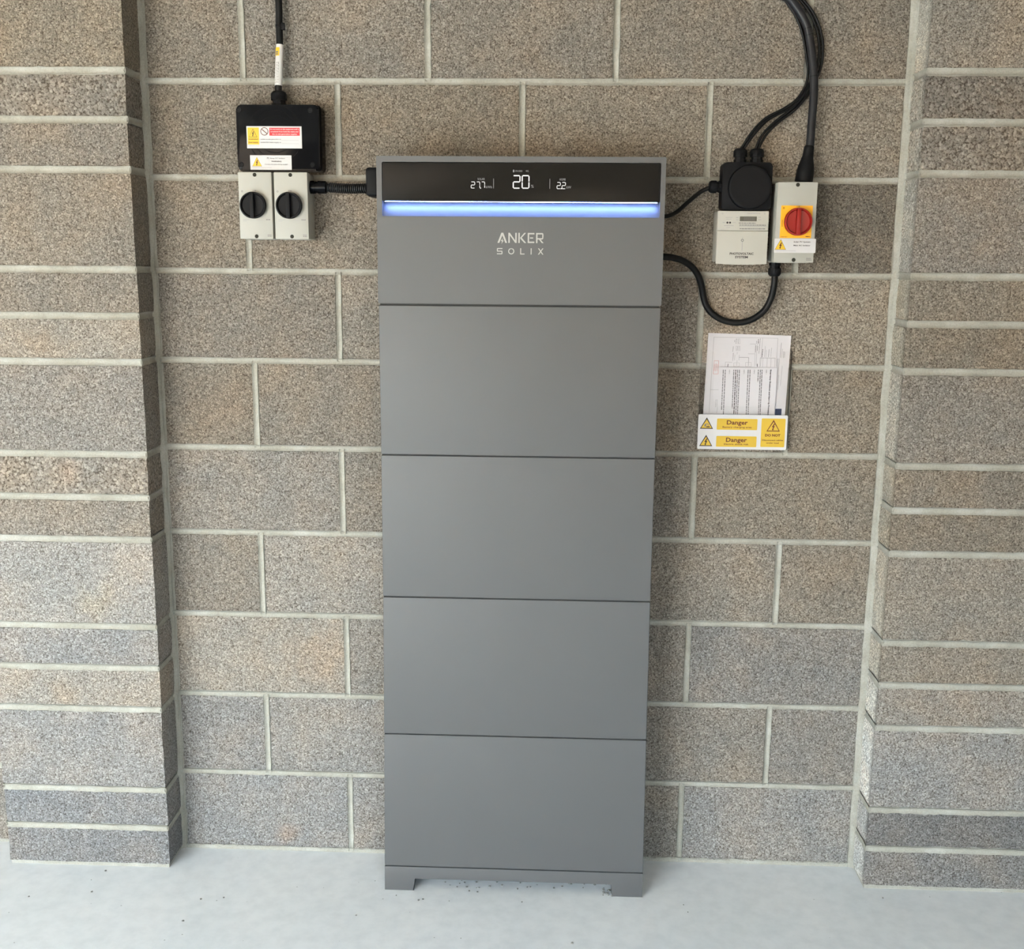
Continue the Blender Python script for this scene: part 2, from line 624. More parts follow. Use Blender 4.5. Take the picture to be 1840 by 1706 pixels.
# ------------------------------------------------------------------ blockwork
def block_mesh(w, d, h, seed, col, centre, r=0.004, rough=0.0009, mat='block'):
    """a concrete block around its centre, front towards -Y: rounded, nibbled edges"""
    nx, ny, nz = max(2, round(w / 0.020)), max(1, round(d / 0.024)), max(2, round(h / 0.020))
    bm = bmesh.new()
    idx = {}

    def vert(i, j, k):
        key = (i, j, k)
        if key not in idx:
            idx[key] = bm.verts.new((-w / 2 + w * i / nx, -d / 2 + d * j / ny, -h / 2 + h * k / nz))
        return idx[key]
    for i in range(nx):
        for k in range(nz):
            bm.faces.new((vert(i, 0, k), vert(i + 1, 0, k), vert(i + 1, 0, k + 1), vert(i, 0, k + 1)))
    for j in range(ny):
        for k in range(nz):
            bm.faces.new((vert(0, j, k), vert(0, j, k + 1), vert(0, j + 1, k + 1), vert(0, j + 1, k)))
            bm.faces.new((vert(nx, j, k), vert(nx, j + 1, k), vert(nx, j + 1, k + 1), vert(nx, j, k + 1)))
        for i in range(nx):
            bm.faces.new((vert(i, j, 0), vert(i, j + 1, 0), vert(i + 1, j + 1, 0), vert(i + 1, j, 0)))
            bm.faces.new((vert(i, j, nz), vert(i + 1, j, nz), vert(i + 1, j + 1, nz), vert(i, j + 1, nz)))
    off = Vector((seed * 3.17, seed * 1.31, seed * 0.77))
    for (i, j, k), v in idx.items():
        q = v.co * 60 + off
        n = noise.noise_vector(q) * rough + noise.noise_vector(q * 2.3) * rough * 0.7
        ex, ey, ez = (i in (0, nx)), (j == 0), (k in (0, nz))
        cnt = ex + ey + ez
        if cnt >= 2:
            rr = r * (0.55 + 0.9 * abs(noise.noise(q * 1.7)))
            c = v.co
            if ex:
                c.x -= math.copysign(rr * 0.4, c.x)
            if ey:
                c.y += rr * 0.4
            if ez:
                c.z -= math.copysign(rr * 0.4, c.z)
        v.co += n
    me = bpy.data.meshes.new('block')
    bm.to_mesh(me)
    bm.free()
    me.materials.append(M[mat])
    att = me.color_attributes.new('tint', 'FLOAT_COLOR', 'POINT')
    near = [q for q in STAINS if abs(q[0][0] - centre.x) < w / 2 + q[1] and abs(q[0][1] - centre.y) < d / 2 + q[1] and abs(q[0][2] - centre.z) < h / 2 + q[1]]
    for v in me.vertices:
        c = list(col)
        p = v.co + centre
        for q, r_, t in near:
            k = 1 - ((p - Vector(q)).length + (noise.noise(p * 28) * .5 + noise.noise(p * 70) * .3) * r_) / r_
            k = max(0.0, min(1.0, k * 1.5))
            c = [a * (1 + (b - 1) * k * 0.42) for a, b in zip(c, t)]
        if centre.x > 1.7 and p.x < 1.604 and p.y > PY + 0.004:      # mortar smear plus painted side light on the right pier's flank, brighter low down
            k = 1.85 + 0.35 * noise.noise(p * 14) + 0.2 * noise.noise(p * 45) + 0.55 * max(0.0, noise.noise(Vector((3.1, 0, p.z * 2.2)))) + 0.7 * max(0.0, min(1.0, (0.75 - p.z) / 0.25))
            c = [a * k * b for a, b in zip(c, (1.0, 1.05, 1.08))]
        att.data[v.index].color = (*c, 1.0)
    for p in me.polygons:
        p.use_smooth = True
    me.set_sharp_from_angle(angle=math.radians(38))
    return me


NB = [0]


def block(parent, x0, x1, y0, y1, z0, z1, col, coarse=0.0, name='block'):
    NB[0] += 1
    c = Vector(((x0 + x1) / 2, (y0 + y1) / 2, (z0 + z1) / 2))
    me = block_mesh(x1 - x0, y1 - y0, z1 - z0, NB[0], col, c, rough=0.0011 + 0.0009 * coarse, mat='block_coarse' if coarse else 'block')
    o = new_obj(name, me, None, parent, c - base_of(parent))
    return o


def bm_joint(bm, p0, p1, w, y_edge, depth, seed, axis='x', face=Vector((0, -1, 0))):
    """a tooled mortar joint from p0 to p1 (on the face plane), ragged edges, hollow middle"""
    L = (p1 - p0).length
    n = max(2, int(L / 0.008))
    t = (p1 - p0).normalized()
    side = face.cross(t).normalized()
    rows = []
    for i in range(n + 1):
        c = p0.lerp(p1, i / n)
        a = w / 2 * (1 + 0.24 * noise.noise(c * 55 + Vector((seed, 0, 3))) + 0.22 * noise.noise(c * 160 + Vector((seed, 5, 0))))
        b = w / 2 * (1 + 0.24 * noise.noise(c * 55 + Vector((0, seed, 9))) + 0.22 * noise.noise(c * 160 + Vector((seed, 1, 7))))
        dd = depth * (1 + 0.3 * noise.noise(c * 30))
        row = []
        for s, dep in ((-b, -y_edge), (-b * .86, -y_edge * 0.4), (-b * .5, dd * .75), (0, dd), (a * .5, dd * .75), (a * .86, -y_edge * 0.4), (a, -y_edge)):
            row.append(bm.verts.new(c + side * s - face * dep))
        rows.append(row)
    for r0, r1 in zip(rows, rows[1:]):
        for k in range(6):
            bm.faces.new((r0[k], r0[k + 1], r1[k + 1], r1[k]))


JW = 0.0138
ZJ = [0.004] + [0.2315, 0.4588, 0.6845, 0.9090, 1.1345, 1.3586, 1.5822, 1.8085, 2.0345, 2.2600, 2.4850]   # bed joints of the back wall
XL, XR = -0.2488, 1.5956         # sides of the two piers
PY = -0.107                      # fronts of the piers
PXL, PXR = XL - 0.44, XR + 0.44

BASE = (0.318, 0.286, 0.249)


def tone(k, warm=0.0):
    return (BASE[0] * k * (1 + warm * .6), BASE[1] * k, BASE[2] * k * (1 - warm))


wall = new_obj('wall_back', bpy.data.meshes.new('wall_back'), None)
bm = box(-4.7, 2.8, 0.0035, 0.20, -0.05, CEIL_Z)
bm.to_mesh(wall.data)
bm.free()
wall.data.materials.append(M['mortar'])
wall['kind'] = 'structure'

wall_tone = {  # (course from the floor, block from the left corner) -> own brightness and warmth, plus painted light: low courses brighter, cooler
    (0, 0): (1.04, -.08), (0, 1): (1.0, -.06), (0, 2): (0.9, .02), (0, 3): (1.06, -.05),
    (1, 0): (0.98, -.06), (1, 1): (1.04, -.04), (1, 2): (.9, .02), (1, 3): (0.92, .02), (1, 4): (0.90, -.02),
    (2, 0): (1.12, .02), (2, 1): (0.95, .0), (2, 2): (.9, .02), (2, 3): (0.90, -.03),
    (3, 0): (0.86, .03), (3, 1): (1.06, .0), (3, 2): (.9, .02), (3, 3): (.94, .04), (3, 4): (0.88, .06),
    (4, 0): (0.94, .0), (4, 1): (0.84, .03), (4, 2): (.9, .02), (4, 3): (0.86, .08),
    (5, 0): (0.78, .06), (5, 1): (0.82, .04), (5, 2): (.9, .02), (5, 3): (0.90, .06), (5, 4): (0.86, .08),
    (6, 0): (0.80, .02), (6, 1): (0.92, .04), (6, 2): (.9, .02), (6, 3): (1.02, .07),
    (7, 0): (0.82, .06), (7, 1): (0.86, .06), (7, 2): (.8, .05), (7, 3): (0.80, .08), (7, 4): (0.62, .06),
    (8, 0): (0.78, .06), (8, 1): (0.80, .07), (8, 2): (0.90, .06), (8, 3): (0.94, .06),
    (9, 0): (0.82, .05), (9, 1): (0.86, .03), (9, 2): (0.84, .03), (9, 3): (0.82, .05), (9, 4): (0.80, .05)}
bmj = bmesh.new()
perp_seed = 0
for r in range(11):
    z0, z1 = ZJ[r] + (JW / 2 if r else 0.004), ZJ[r + 1] - JW / 2
    xs = [0.0, 0.45, 0.9, 1.35] if r % 2 == 1 else [0.225, 0.675, 1.125]
    dx = {0: -0.001, 2: -.002, 4: -.004, 6: -.004, 8: .002}.get(r, 0.0)
    xs = [x + rnd.uniform(-.002, .002) + (dx if x < .5 else 0) for x in xs]
    edges = [XL + 0.002] + xs + [XR - 0.002]
    for i in range(len(edges) - 1):
        a = edges[i] + (JW / 2 if i else 0.012)
        b = edges[i + 1] - (JW / 2 if i < len(edges) - 2 else 0.012)
        k, wm = wall_tone.get((r, i), (rnd.uniform(0.90, 1.06), rnd.uniform(-.02, .08)))
        yy = rnd.uniform(-0.0012, 0.0008)
        block(wall, a, b, yy, 0.03, z0, z1, tone(k, wm))
    for x in xs:
        bm_joint(bmj, Vector((x, 0, ZJ[r])), Vector((x, 0, ZJ[r + 1])), JW * 1.02, 0.0012, 0.0032, r * 7 + x * 3)
    # beyond the piers
    le = PXL - 0.012
    xb = -0.9 if r % 2 else -0.675 - 0.45
    block(wall, xb + JW / 2, le, 0.0, 0.03, z0, z1, tone(rnd.uniform(.9, 1.05), .02))
    bm_joint(bmj, Vector((xb, 0, ZJ[r])), Vector((xb, 0, ZJ[r + 1])), JW, 0.0012, 0.0032, r * 5)
    block(wall, xb - 0.45 + JW / 2, xb - JW / 2, 0.0, 0.03, z0, z1, tone(rnd.uniform(.9, 1.05), .02))
    re_ = PXR + 0.012
    xb = 2.25 if r % 2 else 2.475
    block(wall, re_, xb - JW / 2, 0.0, 0.03, z0, z1, tone(rnd.uniform(.9, 1.05), .02))
for r in range(1, 11):
    for a, b in ((XL + .004, XR - .004), (-1.6, PXL - .004), (PXR + .004, 2.5)):
        bm_joint(bmj, Vector((a, 0, ZJ[r])), Vector((b, 0, ZJ[r])), JW, 0.0012, 0.0032, r * 3 + 1)
# floor bead, and the upright mortar fillets where the wall meets the piers
bm_joint(bmj, Vector((XL, 0, 0.006)), Vector((XR, 0, 0.006)), 0.016, 0.002, 0.0005, 77)


def fillet(bm, x, sgn, w, seed):
    n = 150
    rows = []
    for i in range(n + 1):
        z = CEIL_Z * i / n
        q = Vector((x * 3 + seed, 0, z * 9))
        a = w * (1 + 0.28 * noise.noise(q) + .1 * noise.noise(q * 5))
        b = w * 0.8 * (1 + 0.28 * noise.noise(q + Vector((4, 4, 4))) + .1 * noise.noise(q * 5))
        rows.append([bm.verts.new((x - sgn * 0.002, -b, z)), bm.verts.new((x + sgn * a * .16, -b * .50, z)), bm.verts.new((x + sgn * a * .42, -b * .22, z)),
                     bm.verts.new((x + sgn * a * .75, -0.003, z)), bm.verts.new((x + sgn * a, 0.0016, z))])
    for r0, r1 in zip(rows, rows[1:]):
        for k in range(4):
            bm.faces.new((r0[k], r0[k + 1], r1[k + 1], r1[k]))


fillet(bmj, XL, 1, 0.0105, 1)
fillet(bmj, XR, -1, 0.0140, 2)
fillet(bmj, PXL, -1, 0.015, 3)
fillet(bmj, PXR, 1, 0.015, 4)
build('mortar', bmj, M['mortar'], wall, smooth=True, angle=80)

# the two piers: a full-height block, then two flat ones, and so on
PZ = [0.010, 0.116, 0.2255, 0.4525, 0.567, 0.680, 0.911, 1.0205, 1.131, 1.361, 1.4735, 1.585, 1.818, 1.932, 2.042, 2.268, 2.38, CEIL_Z]
left_tone = [(0.86, -.12), (0.90, -.12), (1.04, -.08), (1.12, .0), (1.04, -.08), (1.18, -.04), (0.90, .02), (1.0, .02), (0.94, -.02), (1.06, .02), (0.84, .03), (0.86, .04), (0.82, .02), (0.88, .03), (0.82, .10), (1, .05), (1, .05)]
right_tone = [(0.84, -.06), (0.72, -.08), (1.08, -.05), (1.02, .0), (0.92, .06), (0.96, .05), (0.78, .08), (0.80, .06), (0.90, .02), (0.80, .09), (0.86, .08), (0.92, .0), (0.90, .02), (0.78, .02), (0.98, .04), (1, .05), (1, .05)]
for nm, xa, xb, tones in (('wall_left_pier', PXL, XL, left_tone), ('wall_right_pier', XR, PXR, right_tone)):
    core = new_obj(nm, bpy.data.meshes.new(nm), None)
    b = box(xa + 0.0035, xb - 0.0035, PY + 0.0035, 0.002, 0.0, CEIL_Z)
    b.to_mesh(core.data)
    b.free()
    core.data.materials.append(M['mortar'])
    core['kind'] = 'structure'
    bj = bmesh.new()
    PJ = 0.0160
    for i in range(len(PZ) - 1):
        z0, z1 = PZ[i] + (PJ / 2 if i else 0), PZ[i + 1] - PJ / 2
        k, wm = tones[i]
        coarse = 1.0 if (nm == 'wall_left_pier' and i in (7, 13)) or (nm == 'wall_right_pier' and i in (12, 13)) else 0.0
        j = 0.0015
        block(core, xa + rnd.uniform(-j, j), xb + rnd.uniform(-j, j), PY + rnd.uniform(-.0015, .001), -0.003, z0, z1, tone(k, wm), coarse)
        if i:
            z = PZ[i]
            bm_joint(bj, Vector((xa, PY, z)), Vector((xb, PY, z)), PJ, 0.0012, 0.0030, i * 3 + xa)
            bm_joint(bj, Vector((xb, PY, z)), Vector((xb, -0.004, z)), PJ, 0.0012, 0.0030, i * 3 + xa, face=Vector((1, 0, 0)))
            bm_joint(bj, Vector((xa, PY, z)), Vector((xa, -0.004, z)), PJ, 0.0012, 0.0030, i * 3 + xa, face=Vector((-1, 0, 0)))
    build('mortar', bj, M['mortar'], core, smooth=True, angle=80)

# ------------------------------------------------------------------ floor, ceiling, the rest of the garage
fl = build('floor', box(-4.7, 2.8, DOOR_Y - 0.2, 0.2, -0.15, 0.0), M['floor'])
fl['kind'] = 'structure'
ce = build('ceiling', box(-4.7, 2.8, DOOR_Y - 0.2, 0.2, CEIL_Z, CEIL_Z + 0.15), M['ceiling'])
ce['kind'] = 'structure'
wl = build('wall_left', box(-4.7, -4.5, DOOR_Y - 0.2, 0.0, 0.0, CEIL_Z), M['render'])
wl['kind'] = 'structure'
wr = build('wall_right', box(2.6, 2.8, DOOR_Y - 0.2, 0.0, 0.0, CEIL_Z), M['plaster'])
wr['kind'] = 'structure'
bm = bmesh.new()
bm_box(bm, -4.5, DOOR_X0, DOOR_Y - 0.2, DOOR_Y, 0.0, CEIL_Z)
bm_box(bm, DOOR_X1, FILL_WIN_X0, DOOR_Y - 0.2, DOOR_Y, 0.0, CEIL_Z)
bm_box(bm, FILL_WIN_X1, 2.6, DOOR_Y - 0.2, DOOR_Y, 0.0, CEIL_Z)
bm_box(bm, FILL_WIN_X0, FILL_WIN_X1, DOOR_Y - 0.2, DOOR_Y, 0.0, FILL_WIN_Z0)
bm_box(bm, FILL_WIN_X0, FILL_WIN_X1, DOOR_Y - 0.2, DOOR_Y, FILL_WIN_Z1, CEIL_Z)
bm_box(bm, DOOR_X0, DOOR_X1, DOOR_Y - 0.2, DOOR_Y, DOOR_TOP, CEIL_Z)
wf = build('wall_front', bm, M['plaster'])
wf['kind'] = 'structure'
dr = build('ground', box(-25, 25, -40, DOOR_Y - 0.2, -0.25, -0.10), M['drive'])
dr['kind'] = 'structure'
op = build('wall_sky_block', box(-25, 25, -13.3, -13.0, -0.10, 2.9), M['brick'])      # unseen wall added to block the low sky and bounce warm sunlight
op['kind'] = 'structure'

# ------------------------------------------------------------------ the battery tower
UX0, UX1, UF, UB = 0.348, 1.008, -0.1796, -0.030
tower = thing('battery_tower', 'tall grey stacked home battery with a lit display standing against the block wall', 'battery', (0.678, -0.105, 0))
zs = [0.0685, 0.4355, 0.7975, 1.1535, 1.5115]


def flank(z):
    """the tower's left and right sides, very slightly drawn in at mid height"""
    pr = [(0.0, .3430, 1.0125), (.434, .3470, 1.0090), (.80, .3494, 1.0066), (1.16, .3498, 1.0062), (1.512, .3488, 1.0072), (1.85, .3480, 1.0080)]
    for (za, la, ra), (zb_, lb, rb) in zip(pr, pr[1:]):
        if z <= zb_:
            t = (z - za) / (zb_ - za)
            return la + (lb - la) * t, ra + (rb - ra) * t
    return pr[-1][1:]


def draw_in(bm):
    for v in bm.verts:
        l, r = flank(v.co.z)
        v.co.x = l + (v.co.x - UX0) / (UX1 - UX0) * (r - l)
    return bm


G = 0.0012
# base: a plinth on two feet
bm = bm_prism(bmesh.new(), [(UX0, 0.0), (.4225, 0.0), (.4245, 0.036), (.9285, 0.036), (.9305, 0.0), (UX1, 0.0), (UX1, .0685 - G), (UX0, .0685 - G)], UF, UB, 0.0015)
build('base', draw_in(bm), M['paint'], tower, smooth=True)
bm = box(.352, 1.003, UF + 0.006, UB - 0.004, 0.066, 1.514)
build('inner_frame', bm, M['paint_dark'], tower)
for i in range(4):
    g1 = 0.0022 if i == 3 else G
    build('battery_module', draw_in(box(UX0, UX1, UF, UB, zs[i] + G, zs[i + 1] - g1, bev=0.0028, seg=3)), M['paint'], tower, smooth=True)
PT = 1.8465
SX0, SX1, SZ0, SZ1, GZ0 = 0.3605, 0.9968, 1.7465, 1.8335, 1.7122
# power module: hollow front with a rounded frame around the display and its light groove
bm = bmesh.new()
yb = -0.156
outer = rrect(UX0, UX1, zs[4] + 0.0022, PT, 0.0025, 3)
inner = rrect(SX0, SX1, GZ0, SZ1, 0.004, 3)


def ring_faces(bm, ya, yb_, o, i):
    vo = [bm.verts.new((x, ya, z)) for x, z in o]
    vi = [bm.verts.new((x, yb_, z)) for x, z in i]
    n = len(o)
    for k in range(n):
        j = (k + 1) % n
        bm.faces.new((vo[k], vo[j], vi[j], vi[k]))
    return vo, vi


vo, vi = ring_faces(bm, UF, UF, outer, inner)
ob = [bm.verts.new((x, UB, z)) for x, z in outer]
ib = [bm.verts.new((x, yb, z)) for x, z in inner]
n = len(outer)
for k in range(n):
    j = (k + 1) % n
    bm.faces.new((vo[k], ob[k], ob[j], vo[j]))
    bm.faces.new((vi[k], vi[j], ib[j], ib[k]))
bm.faces.new(ob)
bm.faces.new(ib)
bmesh.ops.bevel(bm, geom=[e for e in bm.edges if all(abs(v.co.y - UF) < 1e-6 for v in e.verts) and len(e.link_faces) == 2 and e.calc_face_angle(0) > 0.8],
                offset=0.0016, segments=2, profile=0.6, affect='EDGES')
power = build('power_module', bm, M['paint'], tower, smooth=True)
# display glass, hanging in front of the light groove
build('display', prism(rrect(SX0 + .0012, SX1 - .0012, SZ0, SZ1 - .0012, 0.003, 3), UF + 0.0008, UF + 0.010, 0.0006), M['screen'], power, smooth=True)
# sloped lip below the display and the light bar above it
bm = bmesh.new()
sl = [(yb + .001, SZ0 + .004), (UF + 0.0015, GZ0 + .0004), (UF + .004, GZ0 - .002), (yb + .003, SZ0 + .000)]
A = [bm.verts.new((SX0, y, z)) for y, z in sl]
B = [bm.verts.new((SX1, y, z)) for y, z in sl]
for k in range(4):
    j = (k + 1) % 4
    bm.faces.new((A[k], A[j], B[j], B[k]))
bm.faces.new(A)
bm.faces.new(list(reversed(B)))
build('lip', bm, M['paint'], power)
build('light_bar', box(SX0 + .006, SX1 - .006, UF + 0.0022, UF + 0.0080, SZ0 - .0009, SZ0 - .0002), M['glow'], power)

# read-out
DY = UF + 0.0006
pn = Panel(0, 0, DY)
pn.step = 0.0001


def P2(u, v, y=DY):
    q = at(u, v, y)
    return q.x, q.z


SEG = {'0': 'abcdef', '1': 'bc', '2': 'abged', '7': 'abc', '3': 'abgcd', '8': 'abcdefg'}


def seven(key, ch, a0, a1, b0, b1, w):
    mid = (b0 + b1) / 2
    g = w * 0.12
    h = w / 2

    def hor(z):
        pn.poly(key, [(a0 + g + h, z - h), (a1 - g - h, z - h), (a1 - g, z), (a1 - g - h, z + h), (a0 + g + h, z + h), (a0 + g, z)], 1)

    def ver(x, za, zb):
        pn.poly(key, [(x - h, za + g + h), (x, za + g), (x + h, za + g + h), (x + h, zb - g - h), (x, zb - g), (x - h, zb - g - h)], 1)
    a0 += h
    a1 -= h
    b0 += h
    b1 -= h
    for s in SEG[ch]:
        {'a': lambda: hor(b1), 'd': lambda: hor(b0), 'g': lambda: hor(mid), 'b': lambda: ver(a1, mid, b1), 'c': lambda: ver(a1, b0, mid),
         'e': lambda: ver(a0, b0, mid), 'f': lambda: ver(a0, mid, b1)}[s]()


for ch, u0, u1 in (('2', 921.2, 935.4), ('0', 937.2, 951.6)):
    pn.tag = 'd%d' % u0
    a0, b0 = P2(u0, 339.2)
    a1, b1 = P2(u1, 314.8)
    seven('digit', ch, a0, a1, b0, b1, 0.0025)
for ch, u0, u1, va, vb in (('2', 846, 853.6, 338.6, 326.4), ('7', 856, 862.6, 338.6, 326.4), ('7', 864.6, 871.4, 338.6, 326.4), ('2', 1000.3, 1007.6, 339.8, 327.4), ('2', 1009.2, 1016.7, 339.8, 327.4)):
    pn.tag = 'd%d' % u0
    a0, b0 = P2(u0, va)
    a1, b1 = P2(u1, vb)
    seven('digit', ch, a0, a1, b0, b1, 0.0014)
for u, v in ((863.4, 338.6), (1008.4, 339.6)):
    pn.tag = 'p%d' % u
    a, b = P2(u, v)
    pn.disc('digit', a, b + .0006, 0.0013)
for u, va, vb in ((886.8, 338.6, 321.0), (987.8, 339.4, 321.4)):
    pn.tag = 'bar%d' % u
    a, b0 = P2(u, va)
    _, b1 = P2(u, vb)
    pn.rect('digit_dim', a - .0005, a + .0005, b0, b1)
pxm = 0.00131
for s, u, v, w, h, key in (('SOLAR', 864.6, 321.8, 12.6, 3.6, 'digit_dim'), ('kWh', 878.6, 336.2, 10.6, 4.2, 'digit_dim'), ('%', 956.6, 334.8, 4.6, 5.2, 'digit_dim'),
                           ('HOME', 1011, 322.6, 10.4, 3.6, 'digit_dim'), ('kW', 1022.2, 336.6, 8.0, 4.4, 'digit_dim'), ('ON-GRID', 932.0, 307.4, 12.6, 2.8, 'digit_dim'), ('4G', 947.2, 307.4, 5.0, 3.0, 'digit_dim')):
    pn.tag = s
    a, b = P2(u, v)
    pn.text(key, s, a, b, h * pxm, w * pxm, bold=0.0)
a, b = P2(922.9, 307.2)
pn.tag = 'icon'
pn.rect('digit_dim', a - .0014, a + .0014, b - .0030, b + .0020)
pn.rect('digit_dim', a - .0007, a + .0007, b + .0020, b + .0028)
for o in pn.flush(power, {'digit': 'display_digit', 'digit_dim': 'display_caption', 'digit_dim/bar886': 'divider', 'digit_dim/bar987': 'divider', 'digit_dim/icon': 'battery_icon', 'digit/p863': 'decimal_point', 'digit/p1008': 'decimal_point'}):
    pass

# maker's lettering
pn = Panel(0, 0, UF)
LG = 'logo'


def lx(u):
    return P2(u, 430, UF)[0]


za, zb = P2(935, 436.8, UF)[1], P2(935, 418.6, UF)[1]
S = 0.0033


def stroke(pts, w=S):
    for (x0, z0), (x1, z1) in zip(pts, pts[1:]):
        pn.line(LG, x0, z0, x1, z1, w, 1)


hh = zb - za
x0, x1 = lx(893.9), lx(911.2)
xm = (x0 + x1) / 2
pn.poly(LG, [(x0, za), (x0 + .0042, za), (xm + .0002, zb - .0058), (x1 - .0042, za), (x1, za), (xm + .0022, zb), (xm - .0022, zb)])
pn.poly(LG, [(xm + .0012, za + .0105), (xm - .0036, za + .0040), (xm - .0004, za + .0040), (xm - .0020, za - .0026), (xm + .0034, za + .0054), (xm + .0004, za + .0054)])
x0, x1 = lx(913.4), lx(928.4)
pn.poly(LG, [(x0, za), (x0 + S, za), (x0 + S, zb - .0055), (x1 - S, za), (x1, za), (x1, zb), (x1 - S, zb), (x1 - S, za + .0055), (x0 + S, zb), (x0, zb)])
x0, x1 = lx(931.4), lx(945.6)
pn.rect(LG, x0, x0 + S, za, zb)
pn.poly(LG, [(x0 + S + .0005, za + hh * .5), (x1 - .0046, zb), (x1 - .0006, zb), (x0 + .0078, za + hh * .52), (x1, za), (x1 - .0042, za), (x0 + .0052, za + hh * .40)])
x0, x1 = lx(948.2), lx(960.2)
pn.rect(LG, x0, x0 + S, za, zb)
for z in (za, zb - S):
    pn.rect(LG, x0 + S, x1, z, z + S)
pn.rect(LG, x0 + S + .0018, x1 - .0028, za + hh / 2 - .0013, za + hh / 2 + .0013)
x0, x1 = lx(963.2), lx(977.0)
pn.rect(LG, x0, x0 + S, za, zb)
pn.rect(LG, x0 + S, x1 - .003, zb - S, zb)
pn.rect(LG, x0 + S, x1 - .003, za + hh * .36, za + hh * .36 + S * .9)
pn.poly(LG, [(x1 - .003, zb), (x1 - .0012, zb - .0016), (x1 - .0006, zb - .0060), (x1 - .0012, za + hh * .36 + .0016), (x1 - .0036, za + hh * .36), (x1 - .0036, za + hh * .36 + S * .9), (x1 - .0036, zb - S), (x1 - .0036, zb)])
pn.poly(LG, [(x0 + .0066, za + hh * .36), (x1 - .0042, za), (x1, za), (x0 + .0104, za + hh * .36)])
pn.tag = 'second'
za2, zb2 = P2(935, 457.4, UF)[1], P2(935, 446.2, UF)[1]
s2 = 0.0021
h2 = zb2 - za2
x0, x1 = lx(893.0), lx(903.0)
mid = (za2 + zb2) / 2
stroke([(x1, zb2 - s2 / 2), (x0 + .0012, zb2 - s2 / 2)], s2)
stroke([(x0 + s2 / 2, zb2 - .0008), (x0 + s2 / 2, mid)], s2)
stroke([(x0 + .0006, mid), (x1 - .0006, mid)], s2)
stroke([(x1 - s2 / 2, mid), (x1 - s2 / 2, za2 + .0008)], s2)
stroke([(x0, za2 + s2 / 2), (x1 - .0012, za2 + s2 / 2)], s2)
xo = (lx(913.4) + lx(924.2)) / 2
rr = h2 / 2
nseg = 26
for k in range(nseg):
    a0 = math.radians(112 + 316 * k / nseg)
    a1 = math.radians(112 + 316 * (k + 1) / nseg)
    ri = rr - s2
    pn.poly(LG, [(xo + rr * math.cos(a0), mid + rr * math.sin(a0)), (xo + rr * math.cos(a1), mid + rr * math.sin(a1)), (xo + ri * math.cos(a1), mid + ri * math.sin(a1)), (xo + ri * math.cos(a0), mid + ri * math.sin(a0))])
for k in (-1, 0, 1):
    a0 = math.radians(90 + 13 * k)
    pn.line(LG, xo + (rr - s2) * math.cos(a0), mid + (rr - s2) * math.sin(a0), xo + rr * math.cos(a0), mid + rr * math.sin(a0), .0009)
x0, x1 = lx(935.0), lx(942.8)
pn.rect(LG, x0, x0 + s2, za2, zb2)
pn.rect(LG, x0 + s2, x1, za2, za2 + s2)
x0 = lx(953.8)
pn.rect(LG, x0, x0 + s2, za2, zb2)
x0, x1 = lx(966.8), lx(976.8)
pn.poly(LG, [(x0, za2), (x0 + .0026, za2), (x1, zb2), (x1 - .0026, zb2)])
pn.poly(LG, [(x0, zb2), (x0 + .0026, zb2), (x1, za2), (x1 - .0026, za2)], 1.4)
pn.flush(power, {LG: 'lettering'})

# cable cover on the left flank
q0, q1 = at(662.6, 354.5, -0.10), at(662.6, 303.0, -0.10)
bm = box(q0.x, UX0 + 0.001, -0.145, -0.050, q0.z, q1.z, bev=0.009, seg=4)
build('cable_cover', bm, M['black_matt'], tower, smooth=True)


# ------------------------------------------------------------------ cable glands
def bm_gland(bm, origin, axis, r, L, seg=12):
    """hexagonal nut, domed cap"""
    bm_lathe(bm, origin, axis, [(0, r * .92), (L * .22, r * .92), (L * .24, r * .80), (L * .40, r * .80), (L * .42, r), (L * .80, r), (L * .95, r * .82), (L, r * .62)], seg)
    return bm


# ------------------------------------------------------------------ left black junction box with stickers
def sticker(parent, name, x0, x1, z0, z1, y, mat='white', r=0.0006, ang=0.0):
    b = bm_prism(bmesh.new(), rrect(x0, x1, z0, z1, r, 2), y - 0.0006, y)
    return build(name, b, M[mat], parent)


jb = thing('junction_box', 'glossy black square junction box with two white warning stickers above twin isolators', 'junction box', (0.095, -0.03, 1.822))
JF = -0.062
bm = prism(rrect(-0.006, 0.197, 1.8195, 1.973, 0.010), JF + 0.016, -0.003)
build('body', bm, M['black'], jb, smooth=True)
bm = prism(rrect(-0.004, 0.1945, 1.8215, 1.9725, 0.010), JF, JF + 0.018, 0.006)
lid = build('lid', bm, M['black'], jb, smooth=True)
bm = bmesh.new()
for r in (0.068, 0.056, 0.044):
    bm_lathe(bm, (0.088, JF + 0.0004, 1.905), (0, -1, 0), [(0, r), (0.0006, r - .0004), (0.0006, r - 0.0022), (0, r - .0026)], 48, cap=False)
build('moulded_rings', bm, M['black'], lid, smooth=True)
for u, v in ((557.5, 198), (429.5, 197), (433.6, 296), (561.6, 296)):
    q = at(u, v, JF)
    b = lathe((q.x, JF + 0.0002, q.z), (0, -1, 0), [(0, .0062), (.0012, .0060), (.0014, .0048), (.0006, .0044), (0.0006, 0.0002)], 20)
    bm_box(b, q.x - .0042, q.x + .0042, JF - .0014, JF - .0004, q.z - .0007, q.z + .0007)
    build('screw', b, M['black_matt'], jb, smooth=True)
q = at(501.5, 187, -0.03)
build('cable_gland', bm_gland(bmesh.new(), (q.x, -0.030, 1.9715), (0, 0, 1), 0.0192, 0.036, 10), M['black_matt'], jb, smooth=True)

